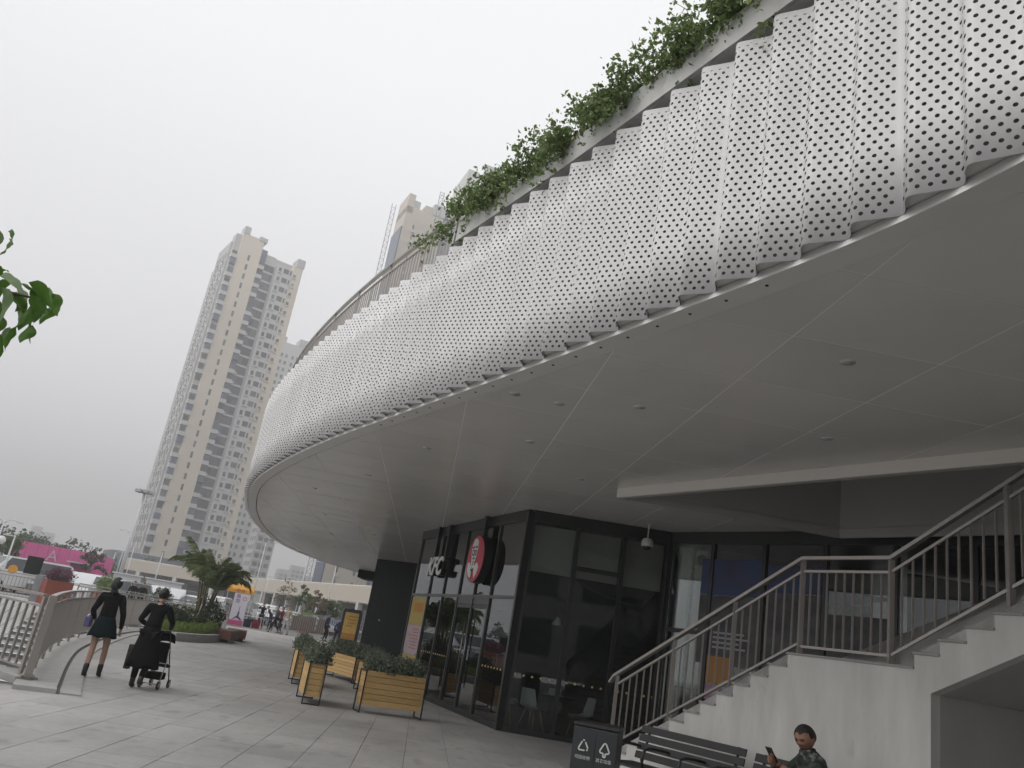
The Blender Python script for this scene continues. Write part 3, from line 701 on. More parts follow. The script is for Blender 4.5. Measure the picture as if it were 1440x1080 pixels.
# double door between the 2nd and 4th mullions
dr = []
for k, (s0, s1) in enumerate(((1.58, 2.59), (2.65, 3.70))):
    bx('door_head', s0, s1, 2.40, 2.545, .05, M_mull)
for k, (s0, s1) in enumerate(((1.60, 2.60), (2.63, 3.68))):
    c = pA + dA3 * (s0 + s1) / 2; o = MB()
    w = s1 - s0
    for x0, x1, z0, z1 in ((-w / 2, -w / 2 + .05, .03, 2.39), (w / 2 - .05, w / 2, .03, 2.39), (-w / 2 + .05, w / 2 - .05, .03, .13), (-w / 2 + .05, w / 2 - .05, 2.31, 2.39)):
        o.box(((x0 + x1) / 2, 0, (z0 + z1) / 2), (x1 - x0, .05, z1 - z0))
    do = o.build('door', M_dark, shop, (c.x, c.y, 0), (0, 0, a))
    MB().box((0, 0, 1.22), (w - .1, .012, 2.17)).build('door_glass', M_glass, do)
    hx = (w / 2 - .12) * (1 if k == 0 else -1)
    hb = MB(); sgn = -1 if nA3.dot(Vector((-math.sin(a), math.cos(a), 0))) < 0 else 1
    for sd_ in (1,): hb.tube([(hx, sgn * .075, .55), (hx, sgn * .075, 2.05)], .016, 8); hb.tube([(hx, 0, .65), (hx, sgn * .075, .65)], .01, 6); hb.tube([(hx, 0, 1.95), (hx, sgn * .075, 1.95)], .01, 6)
    hb.build('handle', mat('handle_metal', (.25, .25, .25), .25, metal=.9), do)
# corner post
MB().box((0.87, 17.33, 2.2), (.14, .14, 4.38), .2).build('corner_post', M_dark, shop)
# yellow menu poster in the farthest bay
M_yel = mat('poster_yellow', (0.50, 0.38, 0.10), 0.6, var=.1, vscale=4); M_ppink = mat('poster_pale', (0.52, 0.44, 0.46), 0.6, col2=(0.42, .30, .34), vscale=5)
pc = pA + dA3 * 7.0
def face_panel(root, name, org, xd, zd, x0, x1, z0, z1, off, th, m):
    """box panel on a vertical face; xd along, zd outwards"""
    c = org + xd * (x0 + x1) / 2 + zd * off; aa = math.atan2(xd.y, xd.x)
    return MB().box((c.x, c.y, (z0 + z1) / 2), (x1 - x0, th, z1 - z0), aa).build(name, m, root)
po = empty('menu_poster', (pc.x, pc.y, 0), label='tall yellow and pale printed poster in the farthest pane of the shop front', cat='poster')
po.location = (0, 0, 0)
face_panel(po, 'upper_sheet', pA, dA3, nA3, 6.30, 7.70, 1.75, 2.52, .014, .006, M_yel)
face_panel(po, 'middle_sheet', pA, dA3, nA3, 6.30, 7.70, .95, 1.745, .014, .006, M_ppink)
face_panel(po, 'lower_sheet', pA, dA3, nA3, 6.30, 7.70, .45, .945, .014, .006, M_yel)
for k in range(7): face_panel(po, 'print_line', pA, dA3, nA3, 6.5, 7.1 + .45 * random.random(), 1.62 - k * .085, 1.645 - k * .085, .018, .003, mat('print_red', (.45, .16, .14), .7))
face_panel(po, 'print_block', pA, dA3, nA3, 6.5, 7.4, 2.1, 2.36, .018, .003, mat('print_orange', (.55, .25, .04), .7))
face_panel(po, 'print_block', pA, dA3, nA3, 6.6, 7.3, .55, .85, .018, .003, mat('print_pink', (.50, .18, .30), .7))

# letters KFC on a hanging frame
sg = empty('letter_sign', (0, 0, 0), label='white illuminated-style letters KFC on a hanging dark frame, left of the round sign', cat='sign')
for s_, z_ in ((5.92, 0), (5.0, 0)):
    c = pA + dA3 * s_ + nA3 * .11
    MB().box((c.x, c.y, 3.80), (.10, .10, 1.26), a).build('hanger', M_dark, sg)
M_letter = mat('letter_white', (0.80, 0.80, 0.79), .4); M_letside = mat('letter_side', (.015, .015, .015), .4)
org = pA + dA3 * 5.46 + nA3 * .24 + Vector((0, 0, 3.29))
xdir = -dA3      # reading direction seen from outside
mwt = frame_mat(org, xdir, nA3)
text_obj('letters', 'KFC', .66, .012, M_letter, sg, None, mw=mwt, shear=.28, bold=.018)
text_obj('letter_returns', 'KFC', .66, .07, M_letside, sg, None, mw=frame_mat(org - nA3 * .085, xdir, nA3), shear=.28, bold=.018)
face_panel(sg, 'mounting_rail', pA, dA3, nA3, 4.9, 6.05, 3.20, 3.24, .11, .03, M_dark); face_panel(sg, 'mounting_rail', pA, dA3, nA3, 4.9, 6.05, 3.36, 3.40, .11, .03, M_dark)

# round emblem sign
rd_ = empty('round_sign', (0, 0, 0), label='round red and white emblem sign with a thick black edge hanging over the door', cat='sign')
cs_ = pA + dA3 * 2.25 + Vector((0, 0, 3.41))
def disc(name, r, o0, o1, m, n_=56):
    b = MB(); vs_ = []; 
    for o_ in (o0, o1):
        for k in range(n_):
            t = 2 * math.pi * k / n_; vs_.append(cs_ + nA3 * o_ + dA3 * r * math.cos(t) + Vector((0, 0, r * math.sin(t))))
    b.add(vs_, [tuple(range(n_ - 1, -1, -1)), tuple(range(n_, 2 * n_))] + [(k, (k + 1) % n_, n_ + (k + 1) % n_, n_ + k) for k in range(n_)]); return b.build(name, m, rd_)
disc('drum', .555, .07, .27, M_letside); M_red = mat('sign_red', (.60, .045, .09), .4, spec=.4)
disc('face_plate', .535, .27, .278, M_red)
def emb(name, poly, m, lvl, th=.004):
    """poly in disc coordinates (x to the reader's right, y up), unit radius"""
    pts = [cs_ + nA3 * (.278 + lvl * .004) - dA3 * (x * .82 - .10) * .53 + Vector((0, 0, y * .49)) for x, y in poly]
    b = MB(); b.extr(pts, nA3 * th); return b.build(name, m, rd_)
M_ink = mat('sign_ink', (.03, .02, .02), .5)
emb('emblem_head', [(-.36, .93), (-.5, .72), (-.56, .4), (-.50, .1), (-.42, -.12), (-.30, -.34), (-.05, -.44), (.14, -.30), (.24, -.05), (.30, .2), (.34, .5), (.30, .78), (.12, .94), (-.12, .985)], M_letter, .2)
emb('emblem_shoulder', [(-.10, -.42), (.14, -.34), (.52, -.18), (.82, -.40), (.62, -.74), (.34, -.92), (.18, -.60)], M_letter, .2)
emb('emblem_shoulder', [(-.30, -.36), (-.18, -.44), (-.16, -.90), (-.48, -.86), (-.80, -.56), (-.92, -.2), (-.60, -.16)], M_letter, .2)
for pl in ([(-.46, .56), (-.12, .60), (-.12, .52), (-.46, .48)], [(.0, .62), (.28, .58), (.28, .50), (.0, .53)], [(-.44, .40), (-.14, .43), (-.16, .38), (-.43, .35)], [(-.44, .35), (-.38, .35), (-.36, .18), (-.42, .2)], [(-.16, .38), (-.10, .40), (-.12, .2), (-.18, .18)], [(-.42, .2), (-.14, .22), (-.14, .17), (-.40, .14)],
           [(.0, .42), (.27, .39), (.26, .34), (.0, .37)], [(.0, .37), (.05, .37), (.07, .2), (.02, .2)], [(.02, .2), (.24, .2), (.22, .14), (.02, .15)], [(.22, .35), (.27, .36), (.25, .18), (.20, .18)],
           [(-.10, .38), (-.05, .38), (-.08, .02), (-.13, .04)], [(-.34, .0), (-.02, .05), (.12, -.02), (-.02, -.02), (-.16, -.04)], [(-.14, -.12), (-.02, -.10), (-.06, -.32), (-.12, -.32)], [(-.30, -.46), (-.08, -.52), (.16, -.44), (.10, -.60), (-.08, -.56), (-.26, -.62)],
           [(-.10, -.58), (-.04, -.58), (.0, -.98), (-.10, -.98)], [(-.52, .12), (-.48, .12), (-.34, -.32), (-.38, -.32)], [(.26, .05), (.30, .05), (.16, -.34), (.11, -.32)]):
    emb('emblem_line', pl, M_ink, 1.4, .003)
c = pA + dA3 * 2.25 + nA3 * .14; MB().box((c.x, c.y, 4.19), (.12, .10, .50), a).build('hanger', M_dark, rd_)

# second and third faces
pB, dB, nB, aB, bxB = facade(shop, (0.94, 17.33), (3.91, 17.24), [0.03, 1.0, 2.0, 2.95], out_n=(0, -1), transoms=((3.37, .09, (1,)),), colour=M_dark, mw=.09, gm=M_glass2)
TC = Vector((3.91, 17.24)); TD = TC + Vector((1.84, -2.54)).normalized() * 8.6
pC, dC, nC, aC, bxC = facade(shop, TC, TD, [0.05, 1.15, 2.36, 3.62, 4.88, 6.12, 7.36, 8.57], out_n=(-1, -1), transoms=((2.45, .08, (0,)),), colour=M_dark, mw=.08, gm=M_glass2)
MB().box((3.91, 17.24, 2.2), (.16, .16, 4.38), .3).build('corner_post', M_dark, shop)
nC3 = Vector((nC.x, nC.y, 0)); dC3 = Vector((dC.x, dC.y, 0)); pC3 = Vector((pC.x, pC.y, 0)); nB3 = Vector((nB.x, nB.y, 0)); dB3 = Vector((dB.x, dB.y, 0)); pB3 = Vector((pB.x, pB.y, 0))
# interior: floor, back walls, ceiling bulkhead
M_ifloor = mat('shop_floor', (.16, .15, .14), .4, var=.2, vscale=3); M_iwall = mat('shop_wall', (.10, .105, .10), .7, var=.5, vscale=.8)
b = MB(); b.prism([(0.95, 17.45), (3.9, 17.4), (9.0, 10.3), (16, 10.3), (16, 28), (-1.7, 24.7)], -.005, .012); b.build('shop_floor', M_ifloor, shop)
b = MB(); b.prism([(-1.75, 24.75), (10, 24.75), (10, 25.0), (-1.75, 25.0)], 0, 4.4); b.build('shop_wall', M_iwall, shop)
b = MB(); b.prism([(9.5, 9.8), (16, 9.8), (16, 24.7), (15.8, 24.7), (15.8, 10.0), (9.5, 10.0)], 0, 4.4); b.build('shop_wall', M_iwall, shop)
b = MB(); b.prism([(9.0, 17), (15.7, 17), (15.7, 17.2), (9, 17.2)], 0, 4.4); b.build('shop_wall', M_iwall, shop)
M_blk = mat('bulkhead', (.52, .50, .46), .8, var=.05)
for s0, s1 in ((.05, .96), (1.05, 1.96), (2.05, 2.9)): face_panel(shop, 'inner_bulkhead', pB3, dB3, nB3, s0, s1, 3.20, 4.18, -.35, .06, M_blk)
c = pB3 + dB3 * .06 - nB3 * .9
b = MB(); b.prism([(1.1, 17.8), (9, 17.8), (9, 24.6), (-1.2, 24.6), (-1.0, 23.2)], 3.86, 3.9); b.build('inner_ceiling', mat('inner_ceiling', (.18, .18, .17), .8), shop)
# warm dots (anti-collision stickers) on the glass
M_dot = mat('sticker', (.75, .52, .22), .5)
dm = MB().tube([(0, -.002, 0), (0, .002, 0)], .022, 10, smooth=False).mesh('sticker', M_dot)
for k in range(17):
    s = .10 + k * .175
    c = pB3 + dB3 * s + nB3 * .012; link('sticker', dm, shop, (c.x, c.y, 1.09), (0, 0, aB))
for s in [x * .175 + .15 for x in range(8)] + [3.85 + x * .175 for x in range(13)]:
    c = pA + dA3 * s + nA3 * .012; link('sticker', dm, shop, (c.x, c.y, 1.12), (0, 0, a))
# blinds and posters behind the third face
M_blind = mat('blind', (.42, .40, .36), .8, stretch=(14, 14, .3), var=.3, vscale=2)
face_panel(shop, 'blind', pC3, dC3, nC3, .12, .48, .3, 4.15, -.16, .03, M_blind); face_panel(shop, 'blind', pC3, dC3, nC3, .55, .85, .3, 4.1, -.20, .03, M_blind)
po2 = empty('window_poster', (0, 0, 0), label='blue, purple and orange printed banner on the glass beside the staircase', cat='poster')
M_pb = mat('print_blue', (.04, .09, .20), .6, col2=(.07, .055, .11), vscale=1.5); M_pg = mat('print_scene', (.13, .125, .12), .6, col2=(.045, .045, .06), vscale=3.5, detail=8); M_po = mat('print_tan', (.42, .20, .05), .6)
face_panel(po2, 'blue_band', pC3, dC3, nC3, .9, 2.3, 3.2, 3.9, .014, .006, M_pb); face_panel(po2, 'scene_band', pC3, dC3, nC3, .9, 2.3, 1.9, 3.19, .014, .006, M_pg)
face_panel(po2, 'tan_block', pC3, dC3, nC3, 1.2, 1.75, 1.55, 2.05, .021, .004, M_po); face_panel(po2, 'pale_block', pC3, dC3, nC3, 1.2, 1.8, 1.25, 1.53, .021, .004, mat('print_pale', (.45, .43, .42), .6, col2=(.25, .1, .2), vscale=9))
for k in range(4): face_panel(po2, 'print_line', pC3, dC3, nC3, 1.3, 1.9 + .2 * random.random(), 2.2 + k * .09, 2.235 + k * .09, .021, .004, mat('print_grey', (.4, .4, .45), .6))
face_panel(po2, 'scene_band', pC3, dC3, nC3, 2.45, 3.55, 1.7, 3.3, .014, .006, M_pg); face_panel(po2, 'scene_band', pC3, dC3, nC3, 3.7, 4.8, 1.7, 3.0, .014, .006, M_pg); face_panel(po2, 'blue_band', pC3, dC3, nC3, 2.45, 3.55, 3.31, 3.8, .014, .006, M_pb)
face_panel(po2, 'scene_band', pC3, dC3, nC3, 4.95, 6.05, 1.7, 2.8, .014, .006, M_pg)

# black wall beyond the shop and the dark box under the canopy
bw = empty('black_wall', (0, 0, 0), label='tall matt black wall block beyond the shop front, reaching the canopy', cat='wall')
b = MB(); b.prism([(-4.79, 38.35), (-1.5, 36.2), (4, 36.2), (4, 46), (-4.4, 46)], 0.0, ZT); b.build('wall_block', M_black, bw)
face_panel(bw, 'notice_plate', Vector((-4.79, 38.35, 0)), Vector((.837, -.547, 0)), Vector((-.547, -.837, 0)), .8, .86, 1.75, 1.8, .01, .02, M_white)
b = MB(); b.box((-6.3, 49.5, 4.21), (1.4, 2.0, .44)); b.box((-6.3, 49.5, 4.44 - .46), (1.0, 1.6, .06)); tag(b.build('ceiling_unit', M_black), 'dark box unit fixed under the canopy beside the black wall', 'unit')
b = MB(); b.prism([(-1.5, 25.02), (12, 25.02), (12, 36), (-1.2, 36)], 0, ZT); tag(b.build('rear_block', M_black), 'black service block between the shop and the black wall', 'wall')

# dome camera hanging from the ceiling
dc = empty('dome_camera', (3.28, 16.6, 0), label='white dome security camera hanging from the ceiling on a thin rod', cat='camera')
MB().tube([(0, 0, 4.43), (0, 0, 4.12)], .014, 8).build('rod', M_white, dc); MB().tube([(0, 0, 4.43), (0, 0, 4.415)], .05, 12).build('mount', M_white, dc)
MB().tube([(0, 0, 4.14), (0, 0, 4.12), (0, 0, 4.07), (0, 0, 4.0), (0, 0, 3.965)], [.03, .09, .12, .125, .118], 16).build('housing', mat('camera_white', (.62, .62, .60), .35), dc)
MB().ball((0, 0, 3.965), .092, 16, 8, (1, 1, .8)).build('dome', mat('smoke_dome', (.03, .03, .03), .08), dc)

# ------------------------------------------------------------------ exterior staircase
stair = empty('staircase', (0, 0, 0), label='white plastered staircase with a landing rising beside the restaurant glass', cat='staircase')
SP = Vector((2.92, 11.90, 0)); sdv = Vector((0.480, -0.877, 0)); sm = Vector((-0.877, -0.480, 0)); sa = math.atan2(sdv.y, sdv.x)
TR, RI, LZ = 0.28, 0.15, 3.61
WID = 1.9
def sp(s, o, z): v = SP + sdv * s + sm * o; return Vector((v.x, v.y, z))
# side wall: one outline following the steps (lower flight, landing, start of the upper flight)
prof = [(-1.68 - .0, 0.0)]
for k in range(-6, 7): prof += [(k * TR, 1.0 + k * RI), ((k + 1) * TR, 1.0 + k * RI)]
prof[0] = (-6 * TR, 0.0)
prof += [(7 * TR, 2.05), (LZ, 2.05)]
for i in range(0, 16): prof += [(LZ + i * TR, 2.05 + (i + 1) * RI), (LZ + (i + 1) * TR, 2.05 + (i + 1) * RI)]
top_s, top_z = prof[-1]
prof += [(top_s, top_z - .42), (3.79, 1.83), (3.79, 0.0)]
def stair_slab(name, o0, o1, m):
    bm = bmesh.new(); A_ = [bm.verts.new(sp(s, o0, z)) for s, z in prof]; f = bm.faces.new(A_)
    B_ = [bm.verts.new(sp(s, o1, z)) for s, z in prof]; g = bm.faces.new(B_[::-1]); n = len(prof)
    for i in range(n): j = (i + 1) % n; bm.faces.new((A_[j], A_[i], B_[i], B_[j]))
    bmesh.ops.triangulate(bm, faces=[f, g]); bmesh.ops.recalc_face_normals(bm, faces=bm.faces)
    me = bpy.data.meshes.new(name); bm.to_mesh(me); bm.free(); me.materials.append(m); return link(name, me, stair)
stair_slab('side_wall', 0, -.16, M_plaster); stair_slab('side_wall', -WID, -WID - .16, M_plaster)
M_tread = mat('tread_stone', (.34, .335, .32), .7, var=.2, vscale=6)
def tread(s0, s1, z, th=.025, over=.015):
    c = sp((s0 + s1) / 2 - over / 2, -WID / 2 - .06, z + th / 2 - .0); MB().box(tuple(c), (s1 - s0 + over, WID + .16, th), sa).build('tread', M_tread, stair)
def riser(s, z0, z1):
    c = sp(s + .02, -WID / 2 - .08, (z0 + z1) / 2); MB().box(tuple(c), (.03, WID - .17, z1 - z0), sa).build('riser', M_plaster, stair)
for k in range(-6, 7): tread(k * TR, (k + 1) * TR, 1.0 + k * RI); riser(k * TR, 1.0 + (k - 1) * RI + .03, 1.0 + k * RI)
tread(7 * TR, LZ, 2.05); riser(7 * TR, 1.93, 2.05)
for i in range(16): tread(LZ + i * TR, LZ + (i + 1) * TR, 2.05 + (i + 1) * RI); riser(LZ + i * TR, 2.05 + i * RI + .03, 2.05 + (i + 1) * RI)
# underside of the upper flight, landing slab, inner wall of the recess
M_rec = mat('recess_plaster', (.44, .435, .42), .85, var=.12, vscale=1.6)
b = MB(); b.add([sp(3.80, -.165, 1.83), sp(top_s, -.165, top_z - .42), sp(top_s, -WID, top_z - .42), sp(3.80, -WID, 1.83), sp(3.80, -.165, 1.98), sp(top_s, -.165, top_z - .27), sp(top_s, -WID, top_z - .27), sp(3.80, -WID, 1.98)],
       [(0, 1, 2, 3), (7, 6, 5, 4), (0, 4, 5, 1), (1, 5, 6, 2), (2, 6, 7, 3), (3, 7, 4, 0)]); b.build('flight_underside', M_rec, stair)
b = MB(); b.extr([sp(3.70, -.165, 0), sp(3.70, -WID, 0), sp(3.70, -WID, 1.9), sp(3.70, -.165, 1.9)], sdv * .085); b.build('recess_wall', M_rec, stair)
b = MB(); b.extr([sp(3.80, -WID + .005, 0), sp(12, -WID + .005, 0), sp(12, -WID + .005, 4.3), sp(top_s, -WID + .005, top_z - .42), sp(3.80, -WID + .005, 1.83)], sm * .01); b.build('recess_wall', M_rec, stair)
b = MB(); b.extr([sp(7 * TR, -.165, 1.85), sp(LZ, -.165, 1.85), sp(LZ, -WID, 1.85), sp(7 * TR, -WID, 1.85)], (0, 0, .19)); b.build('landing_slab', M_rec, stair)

# its railing
sr = empty('stair_railing', (0, 0, 0), label='grey-brown metal railing climbing the staircase beside the white stepped wall', cat='railing')
OFF = -0.06
def srail(name, pts, w, h):
    for (s0, z0), (s1, z1) in zip(pts[:-1], pts[1:]):
        b = MB(); b.bar(sp(s0, OFF, z0), sp(s1, OFF, z1), w, h); b.build(name, M_rail, sr)
def hz(s):
    """top rail height along the flight"""
    if s < 2.08: return 3.22 + (s - 2.08) * .518
    if s < 3.29: return 3.22
    return 3.22 + (s - 3.29) * .585
srail('handrail', [(-1.38, hz(-1.38)), (2.08, 3.22), (3.29, 3.22), (8.2, hz(8.2))], .075, .04)
MB().bar(sp(-1.38, OFF, hz(-1.38) + .0), sp(-1.46, OFF, hz(-1.38) - .10), .07, .035).build('handrail_end', M_rail, sr)
srail('upper_rail', [(-1.30, hz(-1.3) - .16), (2.08, 3.06), (3.29, 3.06), (8.2, hz(8.2) - .16)], .035, .03)
srail('bottom_rail', [(-1.30, hz(-1.3) - 1.02), (2.05, hz(2.05) - 1.02), (2.08, 2.16), (3.29, 2.16), (8.2, hz(8.2) - 1.05)], .035, .03)
for s in (-1.30, -.10, 1.0): MB().bar(sp(s, OFF, hz(s) - (1.13 if s > -1 else 1.25)), sp(s, OFF, hz(s) - .02), .05, .05).build('post', M_rail, sr)
for s in (2.08, 3.29): MB().bar(sp(s, OFF, 2.06), sp(s, OFF, 3.20), .055, .055).build('post', M_rail, sr)
for s in (4.58, 5.8, 7.0): MB().bar(sp(s, OFF, hz(s) - 1.28), sp(s, OFF, hz(s) - .02), .06, .06).build('post', M_rail, sr)
def bals(s0, s1, n):
    for k in range(1, n + 1):
        s = s0 + (s1 - s0) * k / (n + 1); lo = 2.16 if 2.08 < s < 3.29 else hz(s) - 1.02
        MB().bar(sp(s, OFF, lo), sp(s, OFF, hz(s) - .16), .02, .02).build('baluster', M_rail, sr)
bals(-1.30, -.10, 7); bals(-.10, 1.0, 7); bals(1.0, 2.08, 7); bals(2.08, 3.29, 9); bals(3.29, 4.58, 9); bals(4.58, 5.8, 9); bals(5.8, 7.0, 9)

# ------------------------------------------------------------------ benches
M_bslat = mat('bench_slat', (.026, .025, .027), .6, var=.3, vscale=10, stretch=(1, 8, 8)); M_biron = mat('bench_iron', (.02, .02, .022), .45)
def bench(loc, rz, length, label, arms=(-.28, .28)):
    r = empty('park_bench', loc, rz, label, 'bench')
    # local: x along, y = towards the back, seat faces -y
    for k in range(4): MB().box((0, -.38 + k * .125, .44 + .0 * k), (length, .10, .03)).build('seat_slat', M_bslat, r)
    for k in range(4): MB().box((0, 0, 0), (length, .025, .088)).build('back_slat', M_bslat, r, (0, .10 + .028 * k, .54 + k * .105), (-.26, 0, 0))
    for x in (-length / 2 + .12, length / 2 - .12):
        b = MB(); b.tube([(x, -.42, 0), (x, -.38, .25), (x, -.40, .42)], .018, 6); b.tube([(x, .14, 0), (x, .06, .3), (x, .10, .48), (x, .22, .90)], .018, 6); b.tube([(x, -.40, .42), (x, .08, .42)], .016, 6); b.build('leg', M_biron, r)
    for x in (-length / 2 + .05,) + tuple(arms) + (length / 2 - .05,):
        b = MB(); b.tube([(x, -.36, .43), (x, -.40, .55), (x, -.36, .66), (x, -.25, .68), (x, .0, .66), (x, .14, .64)], .018, 8); b.build('armrest', M_biron, r)
    return r
d1 = Vector((3.48 - 2.50, 10.31 - 11.56, 0)).normalized(); ba = math.atan2(d1.y, d1.x)
c1 = Vector(((2.50 + 3.48) / 2, (11.56 + 10.31) / 2, 0)); bn = Vector((-d1.y, d1.x, 0)) 
def back_off(c, o): return (c.x - bn.x * o, c.y - bn.y * o, 0)
bench(back_off(c1, .20), ba, 1.60, 'dark slatted bench with black armrests beside the bin')
c2 = Vector((3.47, 9.98, 0)) + d1 * .0 + sdv * .78
bench((c2.x - .877 * .17, c2.y - .48 * .17, 0), sa, 1.56, 'dark slatted bench the man in camouflage is sitting on', arms=())
# bin
M_bin = mat('bin_black', (.022, .026, .028), .42, var=.2, vscale=5); M_sym = mat('bin_print', (.62, .62, .60), .5)
bq = Vector((1.23, 9.02, 0)); bd = Vector((.955, -.296, 0)).normalized(); bz = math.atan2(bd.y, bd.x); bnn = Vector((bd.y, -bd.x, 0))
bin_ = empty('recycling_bin', (bq.x, bq.y, 0), bz, 'black two-compartment recycling bin with white triangle symbols', 'bin')
MB().box((.23, .24, .50), (.46, .46, .88)).build('body', M_bin, bin_, bevel=.008)
MB().box((.23, .24, .03), (.42, .42, .06)).build('plinth', M_dark, bin_)
b = MB(); b.box((.23, .24, .965), (.48, .48, .03)); b.build('lid', M_dark, bin_, bevel=.006)
MB().box((.23, .006, .47), (.012, .008, .80)).build('door_seam', M_dark, bin_)
def bsym(cx):
    b = MB(); S_ = .8; T_ = [(-.068, .0), (.068, .0), (0, .135)]
    def edge(p, q, w=.014): 
        b.bar((cx + p[0] * .8, -.001, .72 + p[1] * .8), (cx + q[0] * .8, -.001, .72 + q[1] * .8), .004, w, up=(0, 0, 1)) if abs(q[1] - p[1]) < .01 else b.bar((cx + p[0] * .8, -.001, .72 + p[1] * .8), (cx + q[0] * .8, -.001, .72 + q[1] * .8), w, .004, up=(0, 1, 0))
    return b, edge
b, ed = bsym(.12)
ed((-.055, 0), (.02, 0)); ed((.045, 0), (.058, .02)); ed((.06, .03), (.022, .10)); ed((.01, .12), (-.012, .12)); ed((-.02, .105), (-.062, .02)); ed((-.062, .02), (-.05, .0))
b.build('recycling_symbol', M_sym, bin_)
b, ed = bsym(.34)
ed((-.05, .01), (-.062, .03)); ed((-.062, .03), (-.015, .12)); ed((-.012, .125), (.012, .125)); ed((.015, .12), (.062, .03)); ed((.062, .03), (.05, .01)); ed((-.05, .01), (-.02, .01)); ed((.05, .01), (.02, .01)); ed((-.014, .01), (-.014, -.035)); ed((.014, .01), (.014, -.035)); ed((-.014, -.035), (.014, -.035))
b.build('waste_symbol', M_sym, bin_)
text_obj('printed_label', '可回收物', .040, .0005, M_sym, bin_, None, mw=frame_mat((.12, -.002, .65), (1, 0, 0), (0, -1, 0)))
text_obj('printed_label', '其它垃圾', .040, .0005, M_sym, bin_, None, mw=frame_mat((.34, -.002, .65), (1, 0, 0), (0, -1, 0)))

# ------------------------------------------------------------------ interior furniture seen through the glass
def shell_chair(loc, rz, label):
    r = empty('shell_chair', loc, rz, label, 'chair')
    prof_ = [(-.22, .43), (-.10, .42), (.08, .43), (.18, .47), (.22, .56), (.25, .70), (.28, .84)]
    b = MB(); vs_ = []; n = len(prof_)
    for th in (0, .012):
        for j, (y, z) in enumerate(prof_):
            w = .22 - (.05 if j == 0 else 0) - max(0, j - 4) * .025
            for u in (-1, -.5, 0, .5, 1): vs_.append((u * w, y - abs(u) ** 2 * (.05 if j > 3 else 0), z + abs(u) ** 2 * (.05 if j < 4 else 0) - th))
    fs = [(j * 5 + k, j * 5 + k + 1, (j + 1) * 5 + k + 1, (j + 1) * 5 + k) for j in range(n - 1) for k in range(4)]
    fs += [(35 + j * 5 + k, 35 + (j + 1) * 5 + k, 35 + (j + 1) * 5 + k + 1, 35 + j * 5 + k + 1) for j in range(n - 1) for k in range(4)]
    b.add(vs_, fs, True); b.build('shell', mat('shell_white', (.66, .68, .67), .4), r)
    for x, y in ((-1, -1), (1, -1), (1, 1), (-1, 1)): MB().tube([(x * .12, y * .10, .42), (x * .21, y * .20, .0)], [.016, .011], 8).build('leg', mat('beech_leg', (.48, .33, .20), .5), r)
    return r
shell_chair((1.55, 18.0, .012), 2.4, 'white shell chair with wooden legs behind the glass corner, left of the dark table')
shell_chair((2.55, 17.95, .012), -1.2, 'white shell chair with splayed wooden legs behind the glass just left of the stair railing')
shell_chair((1.0, 18.9, .012), 1.6, 'white shell chair seen through the door side pane')
tb_ = empty('cafe_table', (2.05, 18.5, .012), 0, 'dark square cafe table behind the corner glass', 'table')
MB().box((0, 0, .74), (.7, .7, .03)).build('tabletop', mat('table_dark', (.03, .028, .025), .3), tb_); MB().tube([(0, 0, 0), (0, 0, .73)], .03, 8).build('leg', M_dark, tb_); MB().tube([(0, 0, 0), (0, 0, .02)], .22, 16).build('base', M_dark, tb_)
bx_ = MB(); bx_.box((2.0, 18.4, .84), (.26, .2, .13)); tag(bx_.build('paper_box', mat('box_grey', (.4, .4, .38), .7)), 'small pale box on the dark cafe table behind the glass', 'box')
lp = empty('pendant_lamp', (1.85, 18.4, 0), 0, 'small white pendant lamp hanging inside the restaurant', 'lamp')
MB().tube([(0, 0, 3.86), (0, 0, 2.35)], .006, 6).build('cord', M_dark, lp); MB().tube([(0, 0, 2.37), (0, 0, 2.33), (0, 0, 2.2)], [.03, .05, .12], 16).build('shade', mat('shade_white', (.6, .6, .58), .4), lp)

# ------------------------------------------------------------------ timber planters with hedges
def hedge(r, lx, ly, z0, h, n, seed):
    rng = np.random.default_rng(seed); C = []; N = []
    nb = max(3, int(lx / .22))
    blobs = [(rng.uniform(-lx / 2, lx / 2), rng.uniform(-ly / 2, ly / 2) * .8, z0 + rng.uniform(.2, .75) * h, rng.uniform(.13, .22)) for _ in range(nb * 5)]
    for _ in range(n):
        bx2, by2, bz2, br = blobs[rng.integers(len(blobs))]; d_ = rng.normal(size=3); d_ /= np.linalg.norm(d_); rr_ = br * rng.uniform(.65, 1.08)
        if rng.random() < .04: rr_ *= 1.45
        p = (bx2 + d_[0] * rr_, by2 + d_[1] * rr_, max(z0 + .01, bz2 + d_[2] * rr_)); C.append(p); N.append((d_[0] * .6, d_[1] * .6, .5))
    o = link('hedge', leaves_mesh('hedge', C, .048, M_leafd, normals=N, lw=.55), r); o['kind'] = 'stuff'
    tw = MB()
    for _ in range(14): x = rng.uniform(-lx / 2, lx / 2) * .9; tw.tube([(x, 0, z0 - .02), (x + rng.uniform(-.05, .05), rng.uniform(-.08, .08), z0 + h * .7)], [.008, .003], 4, caps=False)
    tw.build('stem', M_twig, r)
